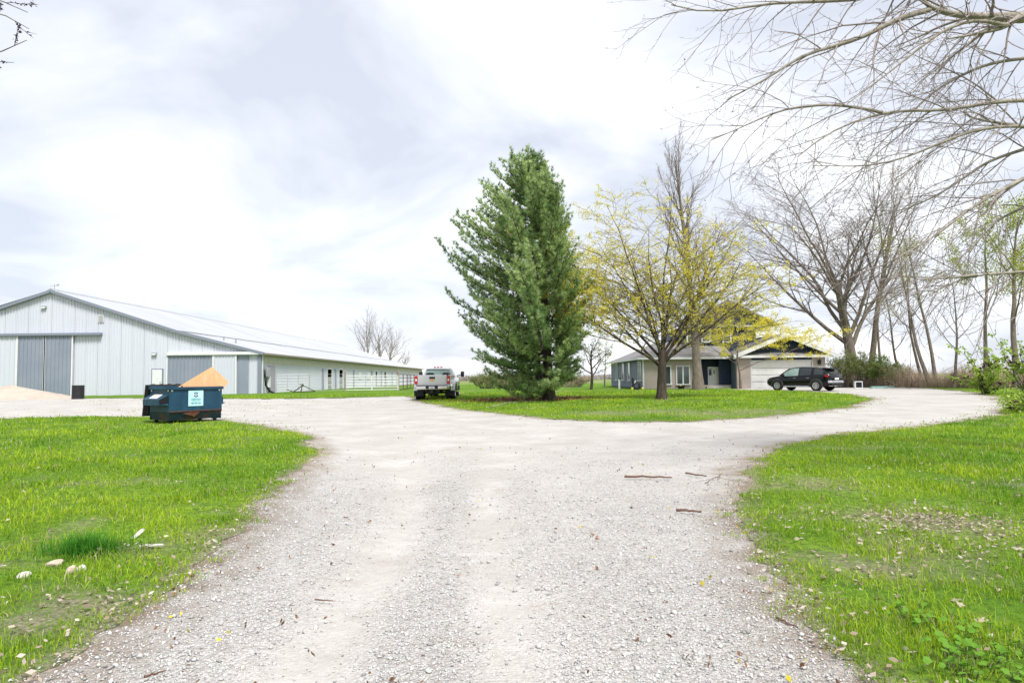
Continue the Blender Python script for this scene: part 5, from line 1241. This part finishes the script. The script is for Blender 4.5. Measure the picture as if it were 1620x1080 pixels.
# --- the big tree overhead at the right: its limbs reach into the picture from a trunk beyond the frame
r = np.random.default_rng(90); TY = 12.0
tq = Vector((10.4, TY + .3, float(G(10.4, 12)))); over = tag(empty('overhanging_tree', tq), 'bare grey tree whose long limbs hang in from the right', 'tree'); tqv = np.array(tq)
W3 = lambda L: np.array([np.array(at(px, py, Y)) for px, py, Y in L]) - tqv
out = {}
trunk = np.concatenate([[(0, 0, -.1), (-.15, 0, 2.0), (-.35, -.05, 4.0), (-.6, -.1, 6.0)], W3([(1652, 60, TY), (1632, -30, TY), (1600, -170, TY), (1590, -330, TY)])])
tR = np.array([.40, .30, .26, .22, .18, .16, .12, .08]); out[0] = [(trunk, tR)]
def smooth_path(P, n=16):
    P = np.asarray(P); d = np.concatenate([[0], np.cumsum(np.linalg.norm(np.diff(P, axis=0), axis=1))]); m = len(P)
    t = np.linspace(0, d[-1], n); Q = np.stack([np.interp(t, d, P[:, k]) for k in range(3)], 1)
    for _ in range(2): Q[1:-1] = (Q[:-2] + 2 * Q[1:-1] + Q[2:]) / 4
    return Q
PO = [None, dict(n=14, wob=.04, kids=3.5, perm=True, t0=.12, t1=1, tip=.16),
      dict(n=8, wob=.075, up=-.30, ang=(38, 28), len=(1.9, 1.0), rel=False, rr=.42, kids=3.0, perm=True, t0=.12, t1=1, tip=.3, rmin=.0075, droop=.10),
      dict(n=5, wob=.09, up=.05, ang=(36, 30), len=(.85, .5), rel=False, rr=.6, kids=2.2, perm=True, t0=.2, t1=1, tip=.45, rmin=.0045, droop=.04),
      dict(n=3, wob=.12, up=.30, ang=(40, 34), len=(.34, .22), rel=False, rr=.7, tip=.6, rmin=.003)]
limbs = [
    ([(1618, 28, 12.0), (1560, 28, 11.8), (1500, 22, 11.6), (1465, 12, 11.5), (1440, -25, 11.4)], .105),
    ([(1470, 16, 11.55), (1420, 28, 11.3), (1372, 57, 11.1), (1330, 72, 11.0), (1270, 84, 10.9), (1220, 122, 10.7), (1150, 158, 10.6)], .052),
    ([(1600, -60, 12.2), (1480, -40, 12.0), (1390, -2, 11.8), (1290, 4, 11.6), (1205, 3, 11.5), (1160, 16, 11.4), (1100, 28, 11.3), (1062, 8, 11.3)], .058),
    ([(1620, 22, 11.9), (1588, 44, 11.3), (1545, 54, 10.9), (1497, 62, 10.6)], .062),
    ([(1590, 40, 11.2), (1540, 30, 10.8), (1490, 48, 10.5), (1450, 80, 10.3), (1400, 120, 10.1), (1340, 165, 9.9)], .035),
    ([(1640, 158, 12.0), (1580, 160, 11.5), (1510, 172, 11.1), (1465, 180, 10.9), (1440, 171, 10.8), (1395, 178, 10.6), (1340, 195, 10.4), (1300, 213, 10.2), (1262, 248, 10.1)], .046),
    ([(1395, 178, 10.6), (1350, 168, 10.4), (1300, 165, 10.3), (1235, 173, 10.2), (1170, 203, 10.1), (1125, 222, 10.0)], .028),
    ([(1640, 200, 11.6), (1560, 200, 11.2), (1500, 220, 10.9), (1440, 248, 10.7), (1380, 264, 10.5), (1285, 262, 10.3)], .034),
    ([(1650, 205, 12.3), (1590, 196, 12.2), (1540, 188, 12.1), (1520, 176, 12.0)], .05),
    ([(1650, 268, 11.0), (1600, 292, 10.6), (1540, 325, 10.2), (1475, 378, 9.9), (1430, 402, 9.8), (1388, 424, 9.7)], .040),
    ([(1650, 428, 10.6), (1590, 432, 10.3), (1545, 435, 10.1), (1510, 446, 10.0), (1472, 465, 9.9)], .032),
    ([(1545, 435, 10.1), (1495, 440, 9.9), (1440, 443, 9.8)], .024),
    ([(1640, 90, 12.6), (1560, 100, 12.4), (1480, 140, 12.3), (1420, 200, 12.2), (1370, 250, 12.1)], .038),
    ([(1640, 230, 12.8), (1560, 255, 12.6), (1500, 300, 12.5), (1440, 330, 12.4), (1370, 345, 12.3)], .036),
    ([(1640, 320, 13.0), (1580, 345, 12.8), (1530, 400, 12.7), (1480, 440, 12.6)], .03),
]
for L, rad in limbs:
    path = smooth_path(W3(L), 15); out.setdefault(1, []); 
    # off-frame run from the trunk to the first point of limbs that start beyond the frame
    if L[0][0] >= 1640:
        a = path[0]; zt_ = a[2] - .5; tx_ = np.interp(zt_, trunk[:, 2], trunk[:, 0]); ty_ = np.interp(zt_, trunk[:, 2], trunk[:, 1]); path = np.concatenate([[np.array([tx_, ty_, zt_])], path])
        grow(r, None, None, 0, rad, PO, out, 1, path)
    else: grow(r, None, None, 0, rad, PO, out, 1, path)
tree_parts(over, out, M['bark_pale'], M['twig_pale'], sides=(14, 8, 5, 3, 3))
P, D = sample_on(out[4], r, 1500, .7); leaf_cloud('buds', P, r, 2, .012, .018, np.tile(np.array([[.10, .05, .045]]), (len(P), 1)), M['leaf'], over)
# --- twigs of a tree beyond the left edge
r = np.random.default_rng(95); tl_q = Vector((-9.6, 9.0, float(G(-9.6, 9.0)))); lt = tag(empty('left_tree', tl_q), 'bare tree beyond the left edge, a few budded twigs in view', 'tree'); out = {}; tv = np.array(tl_q)
out[0] = [(np.array([(0, 0, 0), (.05, 0, 2), (.1, 0, 4), (.1, .1, 6), (.2, .1, 8)]), np.array([.2, .17, .14, .1, .05]))]
W4 = lambda L: np.array([np.array(at(*q_)) for q_ in L]) - tv
PLT = [None, dict(n=8, kids=1.2, perm=True, t0=.45, t1=1, tip=.15, wob=.05), dict(n=4, wob=.09, up=.1, ang=(40, 34), len=(.5, .35), rel=False, rr=.6, kids=3.5, perm=True, tip=.4, rmin=.005), dict(n=3, wob=.1, up=.1, ang=(45, 38), len=(.16, .1), rel=False, rr=.7, tip=.6, rmin=.0035)]
for L in ([(-180, 20, 9), (-60, 12, 8.8), (0, 8, 8.7), (24, 26, 8.7), (46, 46, 8.7)], [(-160, 110, 9), (-60, 96, 8.8), (0, 90, 8.7), (26, 80, 8.7), (42, 64, 8.7)], [(-150, -30, 9), (-30, -14, 8.8), (8, 4, 8.7), (44, 20, 8.7)]):
    a = W4(L); z_ = a[0][2] - .6; a = np.concatenate([[(np.interp(z_, [0, 8], [0, .2]), .05, z_)], a]); grow(r, None, None, 0, .03, PLT, out, 1, smooth_path(a, 10))
tree_parts(lt, out, M['bark'], M['bark_dark'], sides=(8, 5, 4, 3))
P, D = sample_on(out[3] + out[2], r, 160, .2); leaf_cloud('buds', P, r, 3, .006, .03, np.tile(np.array([[.06, .035, .045]]), (len(P), 1)), M['leaf'], lt)
# ------------------------------------------------------------------ shrubs and brush
def shrub(name, q, label, seed, rx, ry, h, nst, nlf, lsize, ca, cb, stem=M['twig'], spread=.05, per=4, group=None, purple=0.0):
    r = np.random.default_rng(seed); root = tag(empty(name, q), label, 'shrub', group); brs = []; tips = []
    for k in range(nst):
        a = r.uniform(0, 6.28); rr_ = r.random() ** .5; b0 = np.array([math.cos(a) * rx * .35 * rr_, math.sin(a) * ry * .35 * rr_, 0]); e_ = np.array([math.cos(a) * rx * rr_, math.sin(a) * ry * rr_, h * r.uniform(.55, 1.0) * (1 - .35 * rr_ ** 2)])
        t = np.linspace(0, 1, 7)[:, None]; P = b0 + (e_ - b0) * t + np.array([0, 0, .15 * h]) * np.sin(math.pi * t) + r.normal(0, .03 * h, (7, 3)) * t
        brs.append((P, np.linspace(.018, .005, 7)))
        for j in range(5):
            i = r.integers(2, 6); d = unit(r.normal(0, 1, 3) + np.array([0, 0, .5]) + (P[i + 1] - P[i]) * 3); L = h * r.uniform(.12, .3); Q = P[i] + d * L * np.linspace(0, 1, 4)[:, None]; brs.append((Q, np.linspace(.008, .004, 4))); tips.append((Q, None))
    V, F = tubes(brs, 4); np_mesh('stems', V, F, stem, root, smooth=True)
    P, D = sample_on(tips + [(p[3:], None) for p, _ in brs[:nst]], r, nlf, .1)
    cl = np.array([ca]) + (np.array([cb]) - np.array([ca])) * r.random((nlf, 1))
    if purple: cl = np.where(r.random((nlf, 1)) < purple * (.3 + 1.4 * (vnoise(P[:, 0:1] * 1.3, P[:, 2:3] * 1.3 + P[:, 1:2], 3) > .55)), np.array([[.055, .018, .028]]), cl)
    leaf_cloud('leaves', P, r, per, spread, lsize, cl, M['leaf'], root); return root
gr1, gr2 = (.08, .15, .02), (.22, .31, .04)
shrub('shrub', base(1392, 54), 'round green shrub at the foot of the leaning bare tree', 1, 1.7, 1.2, 2.6, 60, 2300, .09, (.13, .22, .04), (.26, .34, .08), spread=.07)
shrub('shrub', base(1362, 54.5), 'green and tan shrub below the big bare tree', 2, 1.9, 1.2, 2.9, 70, 1500, .09, (.16, .22, .06), (.32, .34, .13), spread=.07)
shrub('shrub', base(1336, 55), 'tall thin green shrub right behind the black car', 3, 1.3, 1.0, 3.2, 60, 1200, .09, (.16, .24, .06), (.32, .36, .13), spread=.07)
shrub('shrub', base(1418, 53), 'low yellowish green shrub in the dry brush', 4, 1.6, 1.0, 2.0, 50, 700, .08, (.24, .27, .09), (.38, .37, .17), spread=.07)
def leafy(name, label, seed, px0, px1, py0, py1, Y, n, lsize, purple, rootpx):
    """loose shrub: long arching stems from one foot, leaves in whorls along them"""
    r = np.random.default_rng(seed); q = base(rootpx, Y); root = tag(empty(name, q), label, 'shrub'); qv = np.array(q); brs = []; cen = []
    for k in range(n):
        e_ = np.array(at(r.uniform(px0, px1), r.uniform(py0, py1), Y + r.uniform(-1.4, 1.4))) - qv; e_[2] = max(e_[2], .12)
        t = np.linspace(0, 1, 8)[:, None]; b0 = np.array([r.normal(0, .12), r.normal(0, .12), 0]); P = b0 + (e_ - b0) * t + np.array([0, 0, .22 * abs(e_[0])]) * np.sin(math.pi * t) + r.normal(0, .05, (8, 3)) * t
        brs.append((P, np.linspace(.016, .004, 8)))
        for j in range(9): f = r.uniform(2.5, 7); i = min(int(f), 6); cen.append(P[i] + (P[i + 1] - P[i]) * (f - i) + r.normal(0, .06, 3))
    V, F = tubes(brs, 4); np_mesh('stems', V, F, M['bark_dark'], root, smooth=True); cen = np.array(cen); m = len(cen)
    cl = np.array([(.22, .36, .05)]) + (np.array([(.42, .54, .09)]) - np.array([(.22, .36, .05)])) * r.random((m, 1))
    pn = vnoise(cen[:, 0:1] * 1.1 + seed, cen[:, 2:3] * 1.6, 3); cl = np.where((pn > .62) & (r.random((m, 1)) < purple), np.array([[.06, .016, .03]]), cl)
    leaf_cloud('leaves', cen, r, 6, .055, lsize, cl, M['leaf'], root, updir=.2)
leafy('leafy_shrub', 'loose leafy green and purple shrub at the end of the drive', 5, 1498, 1600, 535, 612, 37.5, 32, .14, .25, 1560)
leafy('leafy_shrub', 'tall leafy branches rising at the right edge above the shrub', 6, 1565, 1650, 515, 600, 36.0, 28, .14, .25, 1625)
leafy('leafy_shrub', 'low leafy shrub spilling over the right end of the drive', 7, 1580, 1650, 612, 668, 23.5, 40, .085, .4, 1628)
# dry brush along the right: thousands of tan stems
r = np.random.default_rng(9); n = 17000
px = r.uniform(1318, 1760, n); Yb = 56 - 14 * np.clip((px - 1330) / 300, 0, 1.2) + np.abs(r.normal(0, 2.6, n)); x = (px - 810) / FPX * Yb
hh = r.uniform(.3, 1.6, n) * (.30 + 1.4 * fbm(x * .8, Yb * .5, 12)) * np.where(px < 1400, .8, 1.05)
tanc = np.array([[.36, .26, .18]]) + (np.array([[.60, .50, .39]]) - np.array([[.36, .26, .18]])) * r.random((n, 1)); tanc = np.where(r.random((n, 1)) < .10, np.array([[.14, .19, .05]]), tanc)
o = blades('dry_brush', x, Yb, hh, np.full(n, .022), tanc, .55, r=r); o.data.materials[0] = M['brush']; tag(o, 'tan dry brush and weeds along the right edge of the yard', 'brush', kind='stuff')
# pale shrubs beyond the pickup and a far hedgerow on the horizon
shrub('brush_clump', base(772, 66), 'pale green clump of brush behind the pickup', 11, 2.3, 1.2, 1.7, 70, 900, .12, (.16, .22, .06), (.34, .33, .15), spread=.1)
for k, (px, Y, rx_, hh_, lb) in enumerate(((800, 68, 2.4, 1.5, 'tan brush clump left of the pine trunk'), (830, 67, 2.4, 1.7, 'tan brush clump half behind the pine'), (905, 70, 2.6, 1.3, 'low tan brush clump right of the pine trunk'))):
    shrub('brush_clump', base(px, Y), lb, 12 + k, rx_, 1.2, hh_, 90, 500, .11, (.30, .25, .13), (.42, .36, .22), stem=M['wood_grey'], spread=.1)
r = np.random.default_rng(14); n = 9000; px = r.uniform(560, 1010, n); Yb = r.uniform(260, 300, n); x = (px - 810) / FPX * Yb
o = blades('far_hedgerow', x, Yb, r.uniform(.8, 2.6, n) * (.5 + fbm(x * .05, Yb * .05, 3)), np.full(n, .35), np.array([[.30, .27, .25]]) + (np.array([[.42, .39, .37]]) - np.array([[.30, .27, .25]])) * r.random((n, 1)), .3, r=r); o.data.materials[0] = M['brush']; tag(o, 'thin grey tan hedgerow far off on the horizon', 'hedgerow', kind='stuff')
# field fence beyond the back lawn
fr = tag(empty('wire_fence', base(880, 72)), 'wire fence with grey posts beyond the back lawn', 'fence'); f0 = np.array(base(880, 72)); prev = None
for px in (880, 899, 918, 937, 956, 975):
    p = np.array(base(px, 72)) - f0; MB().cyl((p[0], p[1], p[2] - .1), (p[0], p[1], p[2] + 1.35), .06, .055, n=7).build('post', M['wood_grey'], fr)
    if prev is not None:
        for z in (.5, .9, 1.25): MB().cyl((prev[0], prev[1], prev[2] + z), (p[0], p[1], p[2] + z), .012, n=4, caps=False).build('wire', M['steel'], fr)
    prev = p
# ------------------------------------------------------------------ small things on the ground
def rock(px, py, w, mt, label, seed, hgt=.7):
    r = random.Random(seed); bm = bmesh.new(); bmesh.ops.create_icosphere(bm, subdivisions=3, radius=1); sd2 = [Vector((r.uniform(-1, 1), r.uniform(-1, 1), r.uniform(-1, 1))).normalized() for _ in range(9)]; dd = [r.uniform(.55, .9) for _ in sd2]
    for v in bm.verts:
        for s_, d_ in zip(sd2, dd):
            k = v.co.dot(s_)
            if k > d_: v.co -= s_ * (k - d_) * .8
        v.co = Vector((v.co.x * w, v.co.y * w * .7, v.co.z * w * hgt))
    me = bpy.data.meshes.new('stone'); bm.to_mesh(me); bm.free(); me.polygons.foreach_set('use_smooth', [True] * len(me.polygons))
    o = link('stone', me, mt); p = gnd(px, py); o.location = (p.x, p.y, p.z + w * hgt * .45 + .02); o.rotation_euler = (0, r.uniform(-.2, .2), r.uniform(0, 6)); return tag(o, label, 'stone', 'stones in the left lawn')
rock(87, 899, .075, M['stone'], 'brown flat stone left of the dark grass tuft', 1, .5); rock(113, 910, .068, M['stone'], 'tan two lobed stone below the dark grass tuft', 2); rock(128, 907, .04, M['stone_white'], 'small grey stone touching the tan stone', 3, .9); rock(37, 918, .06, M['stone_white'], 'white stone nearest the left edge', 4, .55)
def shard(px, py, l, w, rot, label, tilt):
    p = gnd(px, py); m = MB(); m.prism([(-l / 2, -w / 2, 0), (l * .36, -w * .5, 0), (l / 2, w * .1, 0), (l * .3, w / 2, 0), (-l * .5, w * .3, 0)], (0, 0, .012)); o = m.build('wood_splinter', M['stone_white']); o.location = (p.x, p.y, p.z + .06); o.rotation_euler = rot; tag(o, label, 'splinter', 'pale splinters in the left lawn')
shard(218, 855, .15, .04, (1.0, -.7, .35), 'pale splinter standing up in the left lawn', .6); shard(240, 874, .20, .035, (.1, .0, .15), 'pale splinter lying flat in the left lawn', 0)
def stick(px0, py0, px1, py1, rad, label, seed, mt=None, twigs=0, bend=.02, name='stick', group='sticks on the drive'):
    r = np.random.default_rng(seed); a = np.array(gnd(px0, py0)); b = np.array(gnd(px1, py1)); n = 9; t = np.linspace(0, 1, n)[:, None]; L = np.linalg.norm(b - a); P = (b - a) * t + r.normal(0, bend * L, (n, 3)) * np.sin(math.pi * t) * np.array([1, 1, .3]); P[:, 2] += rad * 1.1 + .012
    wx = a[None] + P; P[:, 2] = G(wx[:, 0], wx[:, 1]) - a[2] + rad + .014 + np.abs(r.normal(0, .4 * rad, n))
    brs = [(P, rad * np.linspace(1, .55, n))]
    for k in range(twigs):
        i = r.integers(2, n - 1); d = unit(P[i] - P[i - 1] + r.normal(0, .6, 3) * np.array([1, 1, .25])); Q = P[i] + d * L * r.uniform(.2, .45) * np.linspace(0, 1, n)[:, None] + np.array([0, 0, .01]); brs.append((Q, rad * .6 * np.linspace(1, .4, n)))
    V, F = tubes(brs, 7); o = np_mesh(name, V, F, mt or M['stick'], smooth=True); o.location = a; tag(o, label, 'branch' if name != 'stick' else 'stick', group)
stick(988, 757, 1063, 759, .018, 'longest straight stick lying across the right of the drive', 1)
stick(1085, 752, 1118, 756, .015, 'short stick right of the longest stick', 2)
stick(1070, 811, 1110, 814, .017, 'dark stick below the two others on the drive', 3)
stick(1116, 766, 1144, 750, .006, 'thin forked twig beside the right lawn edge', 4, twigs=2)
stick(1228, 982, 1262, 998, .008, 'small twig near the right lawn edge', 5)
stick(498, 953, 527, 955, .006, 'small dark twig on the left of the drive', 6)
stick(228, 1077, 262, 1067, .007, 'curved twig at the bottom left of the drive', 7, bend=.08)
stick(775, 645, 880, 626, .03, 'long pale fallen branch with side twigs before the pine', 8, M['bark_pale'], 7, .03, 'fallen_branch', None)
stick(755, 641, 785, 645, .014, 'thin pale fallen twig left of the fallen branch', 9, M['bark_pale'], 2, .03, 'fallen_branch', None)
stick(1345, 611, 1395, 606, .07, 'grey log lying before the green shrubs', 10, M['wood_grey'], 3, .03, 'fallen_log', None)
stick(1500, 611, 1425, 612, .05, 'dark fallen limb along the edge of the dry brush', 11, M['bark_dark'], 4, .04, 'fallen_log', None)
stick(1385, 610, 1440, 615, .04, 'pale fallen pole beside the green boards', 12, M['wood_grey'], 2, .02, 'fallen_log', None)
# dead leaves: the largest singly, the rest as litter
leaf_me = []
for k in range(5):
    r = random.Random(k); n = 9; v = [(0, 0, 0)]; 
    for j in range(n):
        a = 2 * math.pi * j / n; q = (.55 + .45 * (j % 2)) * r.uniform(.8, 1.1); v.append((math.cos(a) * q, math.sin(a) * q * .75, .35 * r.uniform(-.4, 1) * q))
    me = bpy.data.meshes.new('dead_leaf'); me.from_pydata(v, [], [(0, 1 + j, 1 + (j + 1) % n) for j in range(n)]); c4 = np.ones((len(v), 4), np.float32); c4[:, :3] = np.array([.44, .36, .29]) * r.uniform(.75, 1.2)
    me.attributes.new('col', 'FLOAT_COLOR', 'POINT').data.foreach_set('color', c4.ravel()); me.materials.append(M['dead']); leaf_me.append(me)
rs = random.Random(17); big = [(1432, 848, 16), (1421, 868, 11), (1461, 878, 12), (1485, 872, 12), (1497, 825, 13), (1362, 869, 10), (1447, 923, 16), (1520, 970, 15), (1390, 957, 15), (1462, 945, 12), (1553, 995, 14), (1532, 908, 9), (1578, 872, 14), (1612, 872, 14), (1595, 910, 12), (1360, 823, 9), (1458, 738, 7), (1480, 737, 7), (1375, 746, 7), (1256, 742, 8), (1268, 752, 7), (1522, 766, 8), (1540, 770, 8), (1250, 800, 7), (1582, 945, 10), (1358, 908, 11), (1372, 1035, 11), (1350, 985, 12), (1530, 1030, 10), (1400, 975, 10), (1290, 830, 8), (1330, 780, 7), (270, 842, 9), (112, 816, 8), (38, 783, 8), (104, 803, 7), (220, 824, 7), (60, 745, 8), (160, 840, 7), (190, 800, 6), (300, 800, 6), (12, 830, 7), (330, 760, 6), (250, 770, 6)]
for k, (px, py, w) in enumerate(big):
    o = link('dead_leaf', leaf_me[k % 5], None); p = gnd(px, py); o.location = (p.x, p.y, p.z + .055); s_ = w * .5 * p.y / FPX * 1.15; o.scale = (s_, s_, s_); o.rotation_euler = (rs.uniform(-.6, .4), rs.uniform(-.5, .5), rs.uniform(0, 6.28))
    far_ = py < 790
    tag(o, ('small pale dead leaf far up the ' if far_ else 'curled pale brown dead leaf near the camera in the ') + ('right lawn' if px > 800 else 'left lawn'), 'leaf', ('far ' if far_ else 'near ') + 'dead leaves on the ' + ('right lawn' if px > 800 else 'left lawn'))
r = np.random.default_rng(19); n = 22000; th = r.uniform(math.radians(-42), math.radians(42), n); pw = .3; rr = (2.8 ** pw + r.random(n) * (34 ** pw - 2.8 ** pw)) ** (1 / pw); x, y = rr * np.sin(th), rr * np.cos(th); s = grassiness(x, y); sl = soil(x, y)
pr = np.where(x > 0, .06, .02) * np.clip(1 + 0 * s, 0, 1) + .75 * sl + .35 * np.exp(-(s / .25) ** 2); k = (s > -.15) & (r.random(n) < pr); x, y = x[k], y[k]; n = len(x)
pc = gnd(1480, 834); x = np.concatenate([x, pc.x + r.normal(0, .42, 420), gnd(1600, 880).x + r.normal(0, .4, 160)]); y = np.concatenate([y, pc.y + r.normal(0, .36, 420), gnd(1600, 880).y + r.normal(0, .4, 160)]); n = len(x)
cen = np.stack([x, y, G(x, y) + .045 + .02 * r.random(n)], 1); cl = np.array([[.24, .18, .13]]) + (np.array([[.50, .43, .36]]) - np.array([[.24, .18, .13]])) * r.random((n, 1))
leaf_cloud('leaf_litter', cen, r, 2, .02, .036, cl, M['dead'], None, flat=.35); o = bpy.data.objects['leaf_litter']; tag(o, 'small dead leaves and litter scattered through the grass', 'leaf litter', kind='stuff')
# red brown fallen needles under the pine
n = 5200; pc = gnd(835, 633); x = pc.x + r.normal(0, 1.5, n); y = pc.y + r.normal(0, .9, n)
leaf_cloud('needle_litter', np.stack([x, y, G(x, y) + .05 + .03 * r.random(n)], 1), r, 1, .02, .13, np.array([[.26, .12, .065]]) * r.uniform(.6, 1.5, (n, 1)), M['dead'], None, flat=.3); tag(bpy.data.objects['needle_litter'], 'red brown fallen needles on the grass under the pine', 'needle litter', kind='stuff')
# crumbs of bark, twig and yellow blossom on the drive
n = 900; th = r.uniform(math.radians(-40), math.radians(40), n); rr = (2.8 ** pw + r.random(n) * (24 ** pw - 2.8 ** pw)) ** (1 / pw); x, y = rr * np.sin(th), rr * np.cos(th); k = (grassiness(x, y) < 0) & (fbm(x * 1.2, y * 1.2, 77) > .46); x, y = x[k], y[k]; n = len(x)
cl = np.where(r.random((n, 1)) < .16, np.array([[.55, .45, .02]]), np.array([[.17, .09, .05]]) * r.uniform(.7, 1.6, (n, 1)))
leaf_cloud('drive_litter', np.stack([x, y, G(x, y) + .02], 1), r, 2, .014, .032, cl, M['dead'], None); tag(bpy.data.objects['drive_litter'], 'brown crumbs and fallen yellow blossoms on the drive', 'litter', kind='stuff')
# broad-leaved weeds at the lower right
wl = bpy.data.meshes.new('leaf'); vv = [(0, 0, 0)] + [(math.cos(a) * (.9 + .12 * math.cos(5 * a)), math.sin(a) * (.9 + .12 * math.cos(5 * a)), .12 * math.cos(2 * a)) for a in np.linspace(0, 2 * math.pi, 13)[:-1]]
wl.from_pydata(vv, [], [(0, 1 + j, 1 + (j + 1) % 12) for j in range(12)]); c4 = np.ones((13, 4), np.float32); c4[:, :3] = (.15, .32, .03); wl.attributes.new('col', 'FLOAT_COLOR', 'POINT').data.foreach_set('color', c4.ravel()); wl.materials.append(M['leaf'])
for px, py, nl, rad, sz, lb in ((1475, 1000, 60, .24, .017, 'clump of round leaved weeds in the lower right lawn'), (1590, 1045, 80, .30, .020, 'larger pale weed clump at the bottom right corner'), (1520, 1072, 60, .26, .020, 'weed clump at the bottom edge beside the corner clump'), (225, 878, 20, .13, .014, 'small weed clump beside the pale splinters')):
    q = gnd(px, py); t = tag(empty('weed', q), lb, 'weed', 'broad leaved weeds')
    m = MB()
    for j in range(nl):
        a = rs.uniform(0, 6.28); d = rad * rs.random() ** .6; h = rs.uniform(.05, .13); o = link('leaf', wl, None, t); o.location = (math.cos(a) * d, math.sin(a) * d, h); s_ = sz * rs.uniform(.7, 1.3); o.scale = (s_, s_, s_); o.rotation_euler = (rs.uniform(-.7, .7), rs.uniform(-.7, .7), rs.uniform(0, 6))
        m.cyl((math.cos(a) * d * .7, math.sin(a) * d * .7, 0), (math.cos(a) * d, math.sin(a) * d, h), .0018, n=3, caps=False)
    m.build('stalks', M['lawn'], t)['kind'] = 'stuff'
